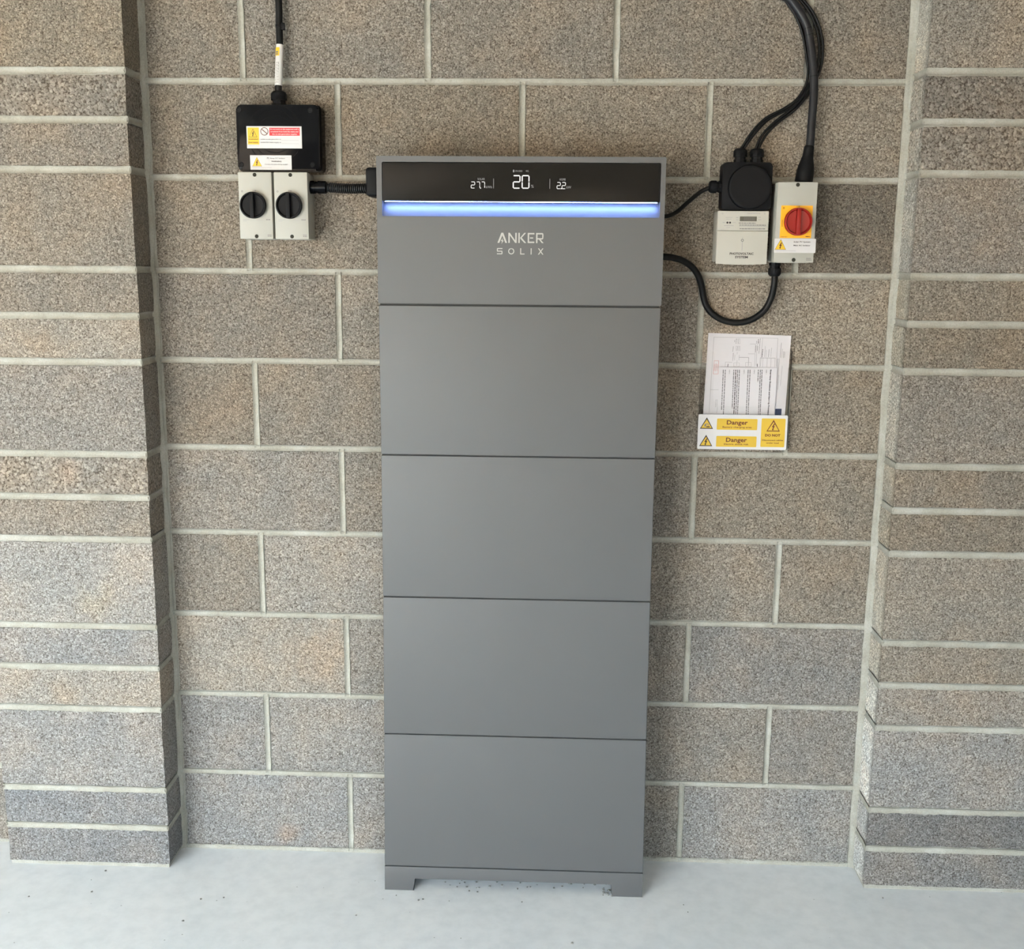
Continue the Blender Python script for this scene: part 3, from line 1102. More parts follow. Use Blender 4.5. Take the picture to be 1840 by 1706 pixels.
# sticker: dual supply
sx0, sx1, sz0, sz1 = 0.0200, 0.1525, 1.8725, 1.9232
st = sticker(jb, 'warning_sticker', sx0, sx1, sz0, sz1, JF)
st['label'] = 'white sticker with yellow warning and red notice'
pn = Panel(sx0, sz0, JF - 0.0007)
w, h = sx1 - sx0, sz1 - sz0
ua = lambda t: w * t            # fractions of the sticker
ub = lambda t: h * t
pn.rect('yellow', ua(.018), ua(.225), ub(.17), ub(.94))
pn.warn('yellow', 'ink', ua(.117), ub(.50), .0205, .0195, .0010, layer=2)
pn.text('ink_brown', 'WARNING', ua(.12), ub(.410), .0026, ua(.175), bold=.02, layer=3)
pn.text('ink_brown', 'Dual Supply', ua(.12), ub(.270), .0026, ua(.175), bold=.02, layer=3)
pn.disc('white', ua(.325), ub(.765), ub(.17), 1)
pn.ring('ink_brown', ua(.325), ub(.765), ub(.155), ub(.185), 2)
pn.line('ink_brown', ua(.325) - ub(.125), ub(.765 + .105), ua(.325) + ub(.125), ub(.765 - .105), ub(.035), 3)
pn.rect('red_print', ua(.415), ua(.965), ub(.575), ub(.935))
for k, s in enumerate(('Do not work on this equipment until it', 'is isolated from both the mains and', 'the on-site generation supplies')):
    pn.text('ink_white', s, ua(.69), ub(.868 - .110 * k), .0026, ua((.52, .50, .45)[k]), bold=.025)
pn.text('ink_grey', 'Isolate on-site generation at:', ua(.255), ub(.415), .0024, ua(.37), bold=.02, align='L')
pn.text('ink_grey', 'Isolate the mains supply at:', ua(.255), ub(.270), .0024, ua(.37), bold=.02, align='L')
for z in (.36, .215):
    pn.rect('ink_soft', ua(.635), ua(.945), ub(z), ub(z) + .0004)
pn.scribble('ink_soft', ua(.03), ua(.22), ub(.11), .0007, seed=3)
pn.flush(st, {'yellow': 'yellow_panel', 'red_print': 'red_panel', 'ink': 'bolt_symbol'})
# sticker: DC isolator
sx0, sx1, sz0, sz1 = 0.0262, 0.1262, 1.8228, 1.8566
st = sticker(jb, 'isolator_sticker', sx0, sx1, sz0, sz1, JF)
st['label'] = 'small white sticker with a yellow lightning triangle'
pn = Panel(sx0, sz0, JF - 0.0007, 0.0)
w, h = sx1 - sx0, sz1 - sz0
pn.warn('yellow', 'ink_brown', ua(.165), ub(.24), .0235, .0215, .0007)
pn.text('ink_grey', 'PV Array DC Isolator', ua(.63), ub(.80), .0028, ua(.44), bold=.026)
pn.text('ink', 'WARNING', ua(.635), ub(.58), .0029, ua(.245), bold=.026)
pn.text('ink_grey', 'Contains live parts during daylight', ua(.63), ub(.385), .0024, ua(.56), bold=.018)
pn.scribble('ink_soft', ua(.05), ua(.52), ub(.16), .0007, seed=5)
pn.flush(st, {'yellow': 'yellow_triangle', 'ink_brown': 'bolt_symbol'})

# ------------------------------------------------------------------ isolator switches
def knob(parent, x, z, y, r, mat, tilt=0.0):
    """round rotary handle: raised rim, dished face, upright grip bar"""
    k = build('knob', lathe((x, y + .0005, z), (0, -1, 0), [(0, r * .96), (.004, r), (.0145, r), (.016, r * .97), (.0162, r * .90), (.0145, r * .86), (.0105, r * .82), (.0095, r * .3), (.0095, .0005)], 48), M[mat], parent, smooth=True)
    b = box(-r * .17, r * .13, y - .0205, y - .006, -r * .93, r * .93, bev=.0016, seg=2)
    bmesh.ops.rotate(b, verts=b.verts, cent=(0, 0, 0), matrix=Matrix.Rotation(tilt, 3, 'Y'))
    bmesh.ops.translate(b, verts=b.verts, vec=(x, 0, z))
    build('grip', b, M[mat], k, smooth=True)
    return k


def isolator(label, x0, x1, z0, z1, y, kx, kz, kr, kmat, group, body='beige', tilt=0.0):
    t = thing('isolator_switch', label, 'isolator switch', ((x0 + x1) / 2, -0.04, z0), group)
    c = 0.0015
    d = (y + .003) / 2
    build('back_box', prism(rrect(x0 + .0012, x1 - .0012, z0 - .001, z1 - .001, .004, 3), y + .034, -0.002, 0.0006), M[body], t, smooth=True)
    cov = build('cover', prism(rrect(x0, x1, z0, z1, .0022, 3), y, y + .033, 0.0012), M[body], t, smooth=True)
    for zz in (z0 + .0062, z1 - .0062):
        b = lathe(((x0 + x1) / 2, y + .0003, zz), (0, -1, 0), [(0, .0064), (.0007, .0062), (.0007, .0046), (-.0002, .0046)], 24, cap=False)
        build('screw_boss', b, M[body], cov, smooth=True)
        build('screw_hole', lathe(((x0 + x1) / 2, y - .0002, zz), (0, -1, 0), [(0, .0046), (.0002, .0045)], 24), M['hole'], cov)
    return t, cov


IF_ = -0.080
iso_defs = [('pale grey isolator with black rotary knob, nearer the left pier of the twin pair', 0.0000, 0.0805, 0.0362, 0.1388),
            ('pale grey isolator with black rotary knob, nearer the grey tower of the twin pair', 0.0858, 0.1668, 0.1230, 0.2)]
for lab, x0, x1, kx, _ in iso_defs:
    z0, z1 = 1.6603, 1.8163
    t, cov = isolator(lab, x0, x1, z0, z1, IF_, kx, 1.739, .0312, 'black_matt', 'twin isolators under the black box')
    knob(t, kx, 1.7390, IF_, .0312, 'black_matt', 0.0)
    pn = Panel(x0, z0, IF_ - .0001)
    w, h = x1 - x0, z1 - z0
    pn.text('ink_grey', 'O', .0088, .1113, .0040, bold=.026)
    pn.text('ink_grey', 'I', .0350, .1128, .0036, bold=.02)
    pn.text('ink_grey', 'ON', .0400, .1128, .0030, .0048, bold=.02)
    pn.scribble('ink_grey', .0645, .0745, .0455, .0018, seed=int(kx * 1000))
    pn.scribble('ink_soft', .0085, .0245, .0455, .0011, seed=4)
    pn.scribble('ink_soft', .0085, .0180, .0420, .0008, seed=6)
    pn.rect('ink_soft', .0085, .0740, .0434, .0436)
    pn.scribble('ink_grey', .0670, .0765, .0098, .0012, seed=9)
    pn.scribble('ink_grey', .0670, .0775, .0066, .0014, seed=11)
    pn.flush(cov, {})

# right-hand AC isolator
x0, x1, z0, z1 = 1.2800, 1.3730, 1.6145, 1.8000
t3, cov = isolator('grey isolator with red rotary knob on a yellow plate beside the meter', x0, x1, z0, z1, IF_, 1.3300, 1.709, .0325, 'red', None)
build('yellow_plate', prism(rrect(1.2905, 1.3640, 1.6715, 1.7462, .0012, 2), IF_ - .0012, IF_), M['orange'], t3)
knob(t3, 1.3300, 1.7090, IF_ - .001, .0322, 'red', 0.0)
pn = Panel(1.2905, 1.6715, IF_ - .0013)
pn.text('ink_brown', 'O', .0058, .0690, .0040, bold=.02)
pn.text('ink_brown', 'I', .0365, .0726, .0032, bold=.02)
pn.text('ink_brown', 'ON', .0412, .0726, .0028, .0046, bold=.02)
pn.scribble('ink_brown', .0605, .0710, .0035, .0018, seed=2)
pn.scribble('ink_brown', .0025, .0175, .0025, .0010, seed=8)
pn.scribble('ink_brown', .0260, .0420, .0042, .0012, vertical=True, seed=12)
pn.flush(t3, {})
pn = Panel(x0, z0, IF_ - .0001)
pn.scribble('ink_grey', .0760, .0880, .0098, .0014, seed=9)
pn.scribble('ink_grey', .0760, .0885, .0064, .0014, seed=11)
pn.flush(cov, {})
sx0, sx1, sz0, sz1 = 1.2790, 1.3762, 1.6372, 1.6700
st = sticker(t3, 'isolator_sticker', sx0, sx1, sz0, sz1, IF_ - .0004)
st['label'] = 'white sticker with yellow lightning triangle'
pn = Panel(sx0, sz0, IF_ - .0011)
w, h = sx1 - sx0, sz1 - sz0
pn.warn('yellow', 'ink_brown', ua(.150), ub(.22), .0265, .0245, .0009)
pn.text('ink', 'Solar PV System', ua(.665), ub(.78), .0029, ua(.405), bold=.026)
pn.text('ink', 'Main AC Isolator', ua(.665), ub(.53), .0029, ua(.405), bold=.026)
pn.scribble('ink_soft', ua(.02), ua(.53), ub(.14), .0008, seed=5)
pn.flush(st, {'yellow': 'yellow_triangle', 'ink_brown': 'bolt_symbol'})
q = at(1392, 476, -0.03)
bm = bm_gland(bmesh.new(), (q.x, -0.032, z0 - .0005), (0, 0, -1), 0.0158, 0.0330, 10)
build('cable_gland', bm, M['black_matt'], t3, smooth=True)

# ------------------------------------------------------------------ right black junction box
jb2 = thing('junction_box', 'matt black junction box with a round lid above the photovoltaic meter', 'junction box', (1.213, -0.03, 1.737))
F2 = -0.060
build('body', prism(rrect(1.1545, 1.2715, 1.7365, 1.8465, .009), F2 + .008, -0.002, 0.004), M['black_matt'], jb2, smooth=True)
q = at(1348.1, 336.1, F2)
build('lid', lathe((q.x, F2 + .0085, q.z), (0, -1, 0), [(0, .0520), (.006, .0515), (.0085, .0500), (.0095, .0480), (.0090, .0440), (.0098, .0300), (.0098, .0005)], 48), M['black_matt'], jb2, smooth=True)
for u, vv in ((1329.6, 289), (1359.6, 289)):
    q = at(u, vv, -0.034)
    build('cable_gland', bm_gland(bmesh.new(), (q.x, -0.034, 1.8460), (0, 0, 1), 0.0170, 0.0330, 10), M['black_matt'], jb2, smooth=True)
q = at(1299, 336, -0.034)
build('cable_gland', bm_gland(bmesh.new(), (1.1550, -0.034, q.z), (-1, 0, 0), 0.0152, 0.0300, 10), M['black_matt'], jb2, smooth=True)

# ------------------------------------------------------------------ meter
mt = thing('electricity_meter', 'cream photovoltaic meter with a small display below the round-lidded box', 'meter', (1.206, -0.03, 1.610))
MF = -0.060
mx0, mx1, mz0, mz1 = 1.1450, 1.2672, 1.6105, 1.7342
build('body', prism(rrect(mx0, mx1, mz0 + .004, mz1, .004, 3), MF + .006, -0.002, 0.001), M['beige2'], mt, smooth=True)
cz = at(1335, 415.1, MF).z
build('upper_cover', prism(rrect(mx0 + .0006, mx1 - .0006, cz + .0006, mz1 - .0004, .0025, 3), MF, MF + .008, .0010), M['beige2'], mt, smooth=True)
low = [(mx0 + .0006, cz - .0006)] + [(mx0 + .0006 + (mx1 - mx0 - .0012) * k / 10, mz0 - 0.0022 * math.sin(math.pi * k / 10)) for k in range(11)] + [(mx1 - .0006, cz - .0006)]
tc = build('terminal_cover', prism(low, MF - .0012, MF + .008, .0010), M['beige2'], mt, smooth=True)
pn = Panel(0, 0, MF - .0001)


def m2(u, v):
    q_ = at(u, v, MF)
    return q_.x, q_.z


a0, b0 = m2(1329.2, 397.6)
a1, b1 = m2(1360.0, 389.3)
pn.rect('lcd', a0, a1, b0, b1)
for k in range(7):
    xx = a0 + .010 + .0037 * k
    pn.frame('ink_grey', xx, xx + .0020, b0 + .0026, b1 - .0026, .0004, 2)
for u in (1307, 1311.8):
    a, b = m2(u, 400.2)
    pn.disc('ink', a, b, .0024)
for k, (u0, u1, v, hh_) in enumerate(((1304, 1316, 390.8, 1.0), (1304.5, 1315, 394, 1.0), (1298.5, 1304, 400, 1.2), (1315.5, 1322, 400, 1.0), (1301, 1318, 405.6, 1.3), (1305, 1312, 409, .8),
                                     (1322.5, 1327, 391, 1.4), (1323, 1327, 395.2, 1.4), (1362.5, 1367, 390.5, 1.4), (1362.5, 1367.5, 395, 1.4), (1327.5, 1358, 401, 1.8),
                                     (1328.5, 1377, 404.6, 1.7), (1328.5, 1377, 406.4, 1.2), (1329, 1376, 411.2, 1.8), (1343, 1366, 383.8, 1.3))):
    c0, d0 = m2(u0, v)
    c1, _ = m2(u1, v)
    pn.scribble('ink_grey' if hh_ > 1.6 else 'ink_soft', c0, c1, d0, hh_ * pxm * .75, seed=k)
for u in (1298.3, 1374.3):
    a, b = m2(u, 384.0)
    pn.ring('ink_soft', a, b, .0012, .0018, n=14)
pn.flush(mt, {'lcd': 'display'})
pn = Panel(0, 0, MF - .0013)
a, b = m2(1333.8, 432)
pn.ring('ink_grey', a, b, .0019, .0033, n=22)
pn.rect('ink_soft', a - .0006, a + .0006, b - .0245, b - .0036)
pn.rect('ink_soft', a - .0003, a + .0003, b + .0036, b + .0075)
a, b = m2(1332.4, 456.0)
pn.text('ink', 'PHOTOVOLTAIC', a, b, .0052, .0565, bold=.026)
a, b = m2(1332.0, 462.2)
pn.text('ink', 'SYSTEM', a, b, .0052, .0305, bold=.026)
pn.flush(tc, {})

# ------------------------------------------------------------------ cables
def cable(name, label, px, ys, r, mat='rubber', n=8, cat='cable', group=None, seg=12, start=None, end=None):
    pts = path(px, ys)
    if start is not None:
        pts = start + pts
    if end is not None:
        pts = pts + end
    cp = catmull(pts, n)
    o = thing(name, label, cat, tuple(pts[-1]), group)
    build('sheath', tube(cp, r, seg), M[mat], o, smooth=True, angle=60)
    return o, cp


# left cable down into the glossy box, with its marker sleeve
q = at(501.5, 170, -0.030)
top = at(500.6, 0, -0.022)
o, cp = cable('cable', 'black cable with a white marker sleeve dropping into the glossy black box', [(500.6, 0), (501.6, 40), (502.6, 80), (501.4, 118), (500.4, 154)],
              [-.022, -.022, -.024, -.027, -.030], .0083, start=[Vector((top.x - .004, -.022, CEIL_Z))], end=[Vector((q.x, -.030, 1.985))])
sp = catmull(path([(502.6, 80.5), (501.4, 118), (500.4, 154)], [-.0242, -.027, -.030]), 6)
sl_ = build('marker_sleeve', tube(sp, .0090, 20), M['grey_mark'], o, smooth=True, angle=60)
# bit of print bent round the sleeve
bm = bmesh.new()


def wrap(bm, v0, v1, a0, a1, r=.00915):
    """patch on the sleeve between image rows v0..v1 and angles a0..a1 (0 = towards the room)"""
    f = [at(502.6 + (500.4 - 502.6) * (vv - 80.5) / 73.5, vv, -.0242 - .0058 * (vv - 80.5) / 73.5) for vv in (v0, v1)]
    rows = []
    for c in f:
        rows.append([bm.verts.new(c + Vector((math.sin(math.radians(a)), -math.cos(math.radians(a)), 0)) * r) for a in [a0 + (a1 - a0) * k / 4 for k in range(5)]])
    for k in range(4):
        bm.faces.new((rows[0][k], rows[0][k + 1], rows[1][k + 1], rows[1][k]))


wrap(bm, 86, 101, -62, 12)
build('yellow_print', bm, M['yellow'], sl_, smooth=True)
bm = bmesh.new()
for (va, vb) in ((93, 95.6), (97, 99)):
    wrap(bm, va, vb, -50, -8, .0093)
qq = random.Random(3)
for ang in (-34, -14, 4):
    v = 112
    while v < 150:
        L = qq.uniform(2, 5)
        wrap(bm, v, min(v + L, 151), ang - 3, ang + 3, .0093)
        v += L + 1.2
build('printing', bm, M['ink_grey'], sl_)
tie = at(502, 46, -.022)
bm = lathe((tie.x, -.022, tie.z - .003), (0, 0, 1), [(0, .0088), (.0005, .0094), (.005, .0094), (.0055, .0088)], 20)
bm_box(bm, tie.x + .006, tie.x + .0125, -.029, -.016, tie.z - .010, tie.z + .006, bev=.001)
build('cable_clip', bm, M['black_matt'], o, smooth=True)

# corrugated conduit from the twin isolators to the tower
cd = thing('conduit', 'short black corrugated conduit joining the twin isolators to the grey tower', 'conduit', (0.17, -0.045, 1.775))
c0, c1, c2 = at(564.5, 336.8, -.045), at(592, 337.2, -.045), at(664, 338.4, -.075)
build('connector', lathe(Vector((0.1645, -.045, c0.z)), (1, 0, 0), [(0, .0155), (.014, .0155), (.0145, .0135), (.020, .0135), (.0205, .0150), (.040, .0150), (.0425, .0120)], 20), M['black'], cd, smooth=True)
pp = [c1.lerp(c2, k / 240) + Vector((0, 0, -.0018 * math.sin(math.pi * k / 240))) for k in range(241)]
pp[0].x -= .004
build('corrugated_hose', tube(pp, lambda s: .0104 + .0019 * math.sin(2 * math.pi * s / .0054), 16), M['hose'], cd, smooth=True, angle=70)

# right: thick armoured cable curling down to the AC isolator
thick = [(1421, 0), (1436.5, 21.7), (1448.5, 43.5), (1454, 65), (1458.3, 93.5), (1461.8, 130), (1462.6, 163), (1460.4, 195.7), (1458, 228), (1455, 265)]
tk, cp = cable('cable', 'thick dark grey cable curling down into the red-knob isolator', thick, [-.024] * 4 + [-.026, -.029, -.032, -.035, -.037, -.038], .0098, 'armour', seg=16,
               start=[Vector((1.20, -.024, CEIL_Z)), Vector((1.235, -.024, 2.36)), at(1398, -22, -.024)], end=[at(1452, 285, -.038)])
b0_, b1_ = at(1454.5, 262, -.038), at(1444, 327, -.040)
n_ = 24
pp = [b0_.lerp(b1_, k / n_) for k in range(n_ + 1)]
Lb = (b1_ - b0_).length
prof = [(0, .0100), (.04, .0118), (.30, .0128), (.55, .0185), (.72, .0205), (1.0, .0210), (1.01, .0210)]


def bootr(s):
    t_ = s / Lb
    for (ta, ra), (tb, rb) in zip(prof, prof[1:]):
        if t_ <= tb + 1e-6:
            return ra + (rb - ra) * max(0, (t_ - ta)) / (tb - ta)
    return prof[-1][1]


build('rubber_boot', tube(pp, bootr, 24), M['black_matt'], tk, smooth=True)
for v in (51, 63, 137):
    u = {51: 1451, 63: 1454, 137: 1462.2}[v]
    c_ = at(u, v, {51: -.024, 63: -.024, 137: -.0295}[v])
    d_ = (at(u + (2.2 if v < 100 else .5), v + 10, c_.y) - c_).normalized()
    build('tape', tube([c_ - d_ * .0012, c_ + d_ * .0012], .0101, 16), M['rubber'], tk, smooth=True)

# four thin cables bundled with it, in pairs to the two top glands
gl1 = at(1331, 268, -.034)
gl2 = at(1361, 266, -.034)
left = [(1410.4, 0), (1425.6, 21.7), (1436.5, 43.5), (1444, 69.6), (1448.5, 97.8), (1451.7, 130.4), (1446.3, 156.5), (1430, 180.4), (1408, 195.7), (1375.6, 213), (1351.7, 237), (1335, 262)]
rightc = [(1444, 0), (1460.4, 21.7), (1472.4, 47.8), (1478.0, 73.9), (1478.4, 97.8), (1474.7, 121.7), (1466, 143), (1451.7, 169.6), (1430, 195.7), (1399, 219.6), (1377.6, 241.3), (1364.8, 263)]
shift = lambda L, dx, dy: [(u + dx, v + dy) for u, v in L]
yl = [-.012] * 5 + [-.012, -.013, -.016, -.020, -.026, -.031, -.034]
yr = [-.012] * 4 + [-.011, -.009, -.008, -.010, -.018, -.026, -.031, -.034]
thin = [('outermost of the thin black cables on the left side of the bundle', left, yl, gl1, -.0035, (1392, -22)),
        ('thin black cable tucked against the left side of the thick grey cable', shift(left, 5.5, 1.5), [y + .0045 for y in yl[:6]] + [y for y in yl[6:]], gl1, .0035, (1397, -22)),
        ('outermost of the thin black cables looping out right of the thick cable', rightc, yr, gl2, .0035, (1426, -22)),
        ('inner thin black cable looping out right of the thick cable', shift(rightc, -6.5, -.5), [y - .002 for y in yr], gl2, -.0035, (1420, -22))]
for k, (lab, pts, ys, g, off, s0) in enumerate(thin):
    pts = pts[:-1] + [(pts[-1][0] if k % 2 == 0 else pts[-1][0] - (1.5 if k == 1 else -1.5), pts[-1][1])]
    a_ = at(*s0, ys[0])
    cable('cable', lab, pts, ys, .0033, 'rubber', seg=8, group='thin cables bundled at the right', start=[Vector((a_.x - .065, ys[0], CEIL_Z)), Vector((a_.x - .038, ys[0], 2.37)), a_],
          end=[Vector((g.x + off, -.034, 1.872))])

# from the round-lidded box to the tower
cable('cable', 'slim black cable sloping from the round-lidded box to the grey tower', [(1277, 336.6), (1261.3, 343.5), (1246.5, 354.6), (1231.7, 367.5), (1217, 380.4), (1203, 387.5)],
      [-.034, -.034, -.038, -.045, -.060, -.075], .0051, end=[Vector((1.0075, -.085, at(1197, 390, -.085).z))])
# loop from the tower up to the isolator
loop = [(1199, 461.8), (1209.3, 463.2), (1227.3, 468.9), (1243.6, 480.3), (1255, 496.6), (1260.7, 514.5), (1264, 532.5), (1268.8, 548.8), (1279.4, 563.4), (1297.4, 574.9), (1317, 579.7),
        (1336.5, 578.9), (1356, 571.6), (1374, 556.9), (1385.4, 535.7), (1390, 517.8), (1392, 501.5)]
cable('cable', 'black cable hanging in a loop from the tower to the red-knob isolator', loop, [-.080, -.070, -.050, -.035, -.024, -.016, -.012, -.012, -.012, -.012, -.012, -.013, -.015, -.019, -.025, -.030, -.032], .0080,
      start=[Vector((1.0075, -.085, at(1196, 461.5, -.085).z))], end=[Vector((at(1392, 476, -.03).x, -.032, z0 - .012))])

# ------------------------------------------------------------------ document pocket, papers, danger sign
hd = thing('document_holder', 'clear plastic wall pocket with a white and yellow danger panel', 'document holder', (1.237, -0.01, 1.152))
build('back_panel', prism(rrect(1.1275, 1.3500, 1.1530, 1.4485, .004, 3), -0.0065, -0.0045), M['clear'], hd)
fz = at(1340, 630, -.022).z
nz = at(1340, 731, -.022).z
out = [(1.1262, 1.1530), (1.3475, 1.1530), (1.3490, fz), (1.3330, fz)]
na, nb_ = 1.158, 1.318
out += [(nb_ + .012 * (1 - math.sin(math.radians(a))) , fz - .010 * (1 - math.cos(math.radians(a)))) for a in (20, 55, 90)]
out += [(nb_ - .028 + .028 * math.cos(math.radians(a)), nz + .028 - .028 * math.sin(math.radians(a))) for a in (10, 30, 50, 70, 90)]
out += [(na + .028 - .028 * math.cos(math.radians(a)), nz + .028 - .028 * math.sin(math.radians(a))) for a in (90, 70, 50, 30, 10)]
out += [(na - .012 * (1 - math.sin(math.radians(a))), fz - .010 * (1 - math.cos(math.radians(a)))) for a in (90, 55, 20)]
out += [(1.1420, fz), (1.1262, fz)]
build('front_panel', prism(out, -0.0220, -0.0205), M['clear'], hd)
build('side', box(1.1258, 1.1275, -0.0205, -0.0065, 1.153, fz), M['clear'], hd)
build('side', box(1.3475, 1.3490, -0.0205, -0.0065, 1.153, fz), M['clear'], hd)
build('bottom', box(1.1275, 1.3475, -0.0205, -0.0065, 1.153, 1.1545), M['clear'], hd)
dx0, dx1, dz0, dz1 = 1.1250, 1.3470, 1.1525, 1.2405
sg = build('danger_panel', prism(rrect(dx0, dx1, dz0, dz1, .0035, 3), -0.0245, -0.0221, .0004), M['white'], hd)
sg['label'] = 'white danger panel with yellow blocks of lettering'
pn = Panel(dx0, dz0, -0.0246)
w, h = dx1 - dx0, dz1 - dz0
for k, (b0, b1) in enumerate(((.565, .885), (.075, .385))):
    pn.tag = 'block%d' % k
    pn.rect('yellow2', ua(.210), ua(.662), ub(b0), ub(b1), r=.0022)
    pn.text('ink_brown', 'Danger', ua(.437), ub(b1 - .105), .0105, ua(.235), bold=.026)
    pn.text('ink_brown', ('Battery charging area', 'Electric shock risk')[k], ua(.437), ub(b0 + .080), .0040, ua((.325, .275)[k]), bold=.018)
pn.tag = 'tri0'
pn.warn('yellow2', 'ink', ua(.095), ub(.585), ua(.148), ub(.33), .0030, 'battery')
pn.tag = 'tri1'
pn.warn('yellow2', 'ink', ua(.095), ub(.085), ua(.148), ub(.33), .0030, 'bolt')
pn.tag = 'block2'
pn.rect('yellow2', ua(.708), ua(.975), ub(.085), ub(.905), r=.0022)
pn.warn('yellow2', 'ink_brown', ua(.842), ub(.535), ua(.150), ub(.335), .0030, 'bolt', 2)
pn.text('ink_brown', 'DO NOT', ua(.840), ub(.425), .0060, ua(.170), bold=.042)
pn.text('ink_brown', 'Disconnect cables', ua(.842), ub(.285), .0034, ua(.235), bold=.025)
pn.text('ink_brown', 'under load', ua(.842), ub(.205), .0034, ua(.140), bold=.025)
pn.flush(sg, {'yellow2': 'yellow_block', 'yellow2/tri0': 'triangle_fill', 'yellow2/tri1': 'triangle_fill', 'ink': 'warning_triangle', 'ink_brown': 'lettering', 'ink_grey': 'battery_symbol'})


def sheet(label, tl, tr, ang, height, y):
    """a sheet in the pocket: top corners tl, tr (x, z)"""
    wd = (Vector(tr) - Vector(tl)).length
    t = thing('paper_sheet', label, 'paper', (tl[0], y, tl[1] - height))
    P = Panel(tl[0] - (-math.sin(ang)) * height, tl[1] - math.cos(ang) * height, y, ang)
    bm = bmesh.new()
    pts = [(0, 0), (wd, 0), (wd, height), (0, height)]
    fr = [bm.verts.new(P.pt(a, b, 0)) for a, b in pts]
    bk = [bm.verts.new(P.pt(a, b, 0) + Vector((0, .0004, 0))) for a, b in pts]
    bm.faces.new(fr)
    bm.faces.new(bk)
    for i in range(4):
        j = (i + 1) % 4
        bm.faces.new((fr[i], fr[j], bk[j], bk[i]))
    s = build('sheet', bm, M['paper'], t)
    P.o.y = y - 0.0001
    return t, s, P, wd


# wiring diagram behind, landscape sheet turned on its side
DPY = -0.0100
tl, tr = at(1272.9, 598.6, DPY), at(1422, 601, DPY)
t_, s_, P, wd = sheet('wiring diagram sheet standing tallest in the clear wall pocket', (tl.x, tl.z), (tr.x, tr.z), -0.022, 0.281, DPY)


def f(px, py):
    """position on the sheet from its place in the photograph"""
    q_ = at(1250 + px * 180 / 1840, 590 + py * 180 / 1840, DPY)
    d_ = Vector((q_.x - P.o.x, q_.z - P.o.z))
    c_, s__ = math.cos(P.ang), math.sin(P.ang)
    return d_.x * c_ + d_.y * s__, -d_.x * s__ + d_.y * c_


def pl(key, pts, w_=.0008):
    for (a, b) in zip(pts, pts[1:]):
        (x0_, y0_), (x1_, y1_) = f(*a), f(*b)
        P.line(key, x0_, y0_, x1_, y1_, w_)


def vs(key, x_, y0_, x1_, y1_, h_, seed):
    """a run of sideways print from one point down to another"""
    q_ = random.Random(seed)
    (a0, b0), (a1, b1) = f(x_, y0_), f(x1_, y1_)
    A0, B0 = Vector((a0, b0)), Vector((a1, b1))
    L = (B0 - A0).length
    s = 0
    while s < L:
        e = min(L, s + h_ * q_.uniform(1.4, 5))
        p_, r_ = A0.lerp(B0, s / L), A0.lerp(B0, e / L)
        if e - s > 1e-5:
            P.line(key, p_.x, p_.y, r_.x, r_.y, h_)
        s = e + h_ * .6


G1, G2 = 'ink_soft', 'ink_grey'
pl(G1, [(335, 165), (1510, 185), (1480, 700)])
pl(G1, [(335, 165), (245, 1560)])
pl(G1, [(270, 1130), (420, 1130)])
pl(G1, [(400, 1450), (385, 1560)])
pl(G1, [(1230, 180), (1190, 700)])
pl(G2, [(1185, 545), (1470, 552)], .0007)
for x in (1185, 1235, 1315, 1385, 1460):
    pl(G1, [(x, 548), (x - 8, 715)], .0008)
pl(G2, [(800, 535), (975, 540), (968, 690)])
pl(G1, [(800, 490), (795, 590)])
pl(G1, [(720, 490), (712, 590)])
pl(G1, [(760, 590), (752, 690)])
pl(G1, [(540, 710), (545, 622), (670, 628)])
pl(G1, [(1000, 290), (1100, 290), (1080, 700)])
pl(G1, [(960, 470), (1080, 470)])
pl(G1, [(1130, 290), (1110, 690)])
pl(G1, [(450, 708), (1480, 718)], .0006)
for x0_, y0_, x1_, y1_ in ((700, 635, 800, 705), (915, 630, 1020, 705), (740, 330, 815, 410), (775, 195, 815, 285)):
    pl(G1, [(x0_, y0_), (x1_, y0_), (x1_, y1_), (x0_, y1_), (x0_, y0_)], .0006)
for k, (x0_, y0_, x1_, y1_, key) in enumerate(((750, 190, 740, 285, G2), (718, 215, 715, 255, G2), (790, 205, 784, 280, G1), (692, 335, 680, 430, G2), (770, 340, 762, 405, G2), (795, 340, 790, 400, G1),
                                             (693, 455, 680, 600, G2), (765, 440, 760, 480, G1), (1155, 200, 1148, 290, 'ink'), (1120, 235, 1116, 285, G2), (1188, 190, 1160, 465, G2), (1108, 320, 1098, 440, G2), (1140, 330, 1132, 410, G2),
                                             (1232, 385, 1218, 530, 'ink'), (1280, 330, 1262, 530, G1), (1298, 400, 1288, 530, G1), (1350, 390, 1335, 530, G2), (1395, 360, 1378, 530, G1),
                                             (1575, 270, 1552, 540, G2), (1620, 430, 1612, 545, G2), (1595, 380, 1580, 545, G1), (1640, 440, 1632, 540, G1), (595, 655, 590, 715, 'ink'), (1132, 655, 1130, 715, 'ink'),
                                             (1590, 690, 1555, 1060, G1), (1530, 860, 1510, 1130, G1), (370, 1310, 362, 1450, G1), (395, 1310, 388, 1450, G1), (1300, 740, 1290, 745, G2))):
    vs(key, x0_, y0_, x1_, y1_, .0010 if key != 'ink' else .0014, k)
pl('ink_red', [(340, 600), (425, 600), (412, 840), (322, 840), (340, 600)], .0007)
vs('ink_red', 375, 650, 365, 790, .0010, 50)
vs('ink_red', 352, 660, 342, 780, .0008, 51)
vs('ink_red', 400, 660, 392, 780, .0008, 52)
for x in (1500, 1520, 1540):
    vs(G1, x, 560, x - 70, 1420, .0010, 60 + x)
P.poly('navy', [f(1462, 1480), f(1580, 1480), f(1572, 1600), f(1452, 1600)])
P.flush(t_, {'ink_red': 'red_note', 'navy': 'navy_square'})

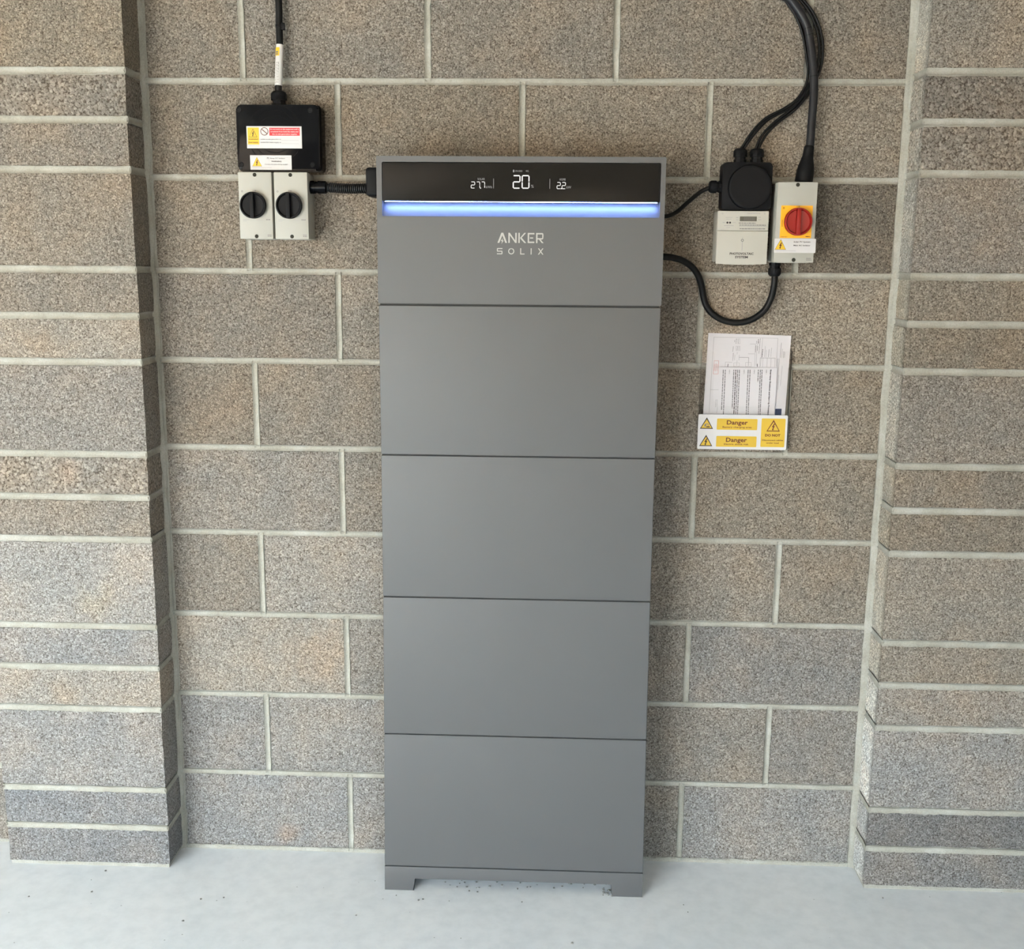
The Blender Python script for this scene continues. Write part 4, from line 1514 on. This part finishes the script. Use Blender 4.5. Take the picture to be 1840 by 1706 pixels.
# shutdown procedure in front, print running down the sheet
SPY = -0.0135
tl, tr = at(1295.0, 660.2, SPY), at(1396.9, 660.9, SPY)
t_, s_, P, wd = sheet('shutdown procedure sheet standing lower in front of the wiring diagram', (tl.x, tl.z), (tr.x, tr.z), -0.006, 0.200, SPY)
hgt = 0.200


def f(px, py):
    q_ = at(1250 + px * 180 / 1840, 590 + py * 180 / 1840, SPY)
    d_ = Vector((q_.x - P.o.x, q_.z - P.o.z))
    c_, s__ = math.cos(P.ang), math.sin(P.ang)
    return d_.x * c_ + d_.y * s__, -d_.x * s__ + d_.y * c_


a, b = f(1382, 762)
P.text('ink', 'Emergency Shutdown and Start Up Procedure', a, b, .0034, .115, bold=.035, rot=-math.pi / 2, align='L')
for k, (px, n2) in enumerate(((1300, '1'), (1078, '2'), (890, '3'), (622, '4'))):
    a, b = f(px, 762)
    P.text('ink_grey', 'STEP ' + n2, a, b, .0024, .0105, bold=.015, rot=-math.pi / 2, align='L')
for k, (px, L, key) in enumerate(((1220, 850, 'ink_grey'), (1190, 850, 'ink_grey'), (1152, 225, 'ink_grey'), (1000, 850, 'ink_grey'), (965, 850, 'ink_grey'), (805, 850, 'ink_grey'), (772, 850, 'ink_grey'),
                                  (738, 850, 'ink'), (702, 710, 'ink_grey'), (545, 850, 'ink_grey'), (508, 740, 'ink_grey'))):
    vs(key, px, 762, px - L * .045, 762 + L, .0021, 100 + k)
P.flush(t_, {})

# ------------------------------------------------------------------ crumbs on the floor
bm = bmesh.new()
q = random.Random(11)


def floor_at(u, v):
    d = ROT @ Vector(((u - CX) / FPX, 1.0, -(v - CY) / FPX))
    t = (0.0 - CAM.z) / d.z
    return CAM + d * t


spots = [(674, 1584), (858, 1604), (1010, 1594), (1070, 1590), (861, 1596), (930, 1598), (995, 1597), (807, 1620), (843, 1602), (880, 1594), (902, 1592), (1022, 1588), (752, 1619), (640, 1646), (164, 1582), (165, 1604),
         (52, 1612), (329, 1656), (190, 1566), (361, 1617), (760, 1617), (1228, 1627), (1236, 1640), (828, 1687), (1028, 1696), (1586, 1615), (402, 1614), (938, 1622), (712, 1610), (1045, 1586)]
for k in range(12):
    spots.append((q.uniform(1082, 1100), q.uniform(1600, 1612)))
for k in range(26):
    spots.append((q.uniform(800, 1095), q.uniform(1582, 1602)))
for u, v in spots:
    c_ = floor_at(u, v)
    s = q.uniform(.0012, .0034)
    r = bmesh.ops.create_icosphere(bm, subdivisions=1, radius=s)
    for vv in r['verts']:
        vv.co = Vector((vv.co.x * q.uniform(.7, 1.4), vv.co.y * q.uniform(.7, 1.4), vv.co.z * .6 + s * .5)) + c_
gr = build('floor_grit', bm, M['grit'])
gr['kind'] = 'stuff'
gr['label'] = 'grey crumbs of grit scattered on the floor before the tower'
gr['category'] = 'grit'
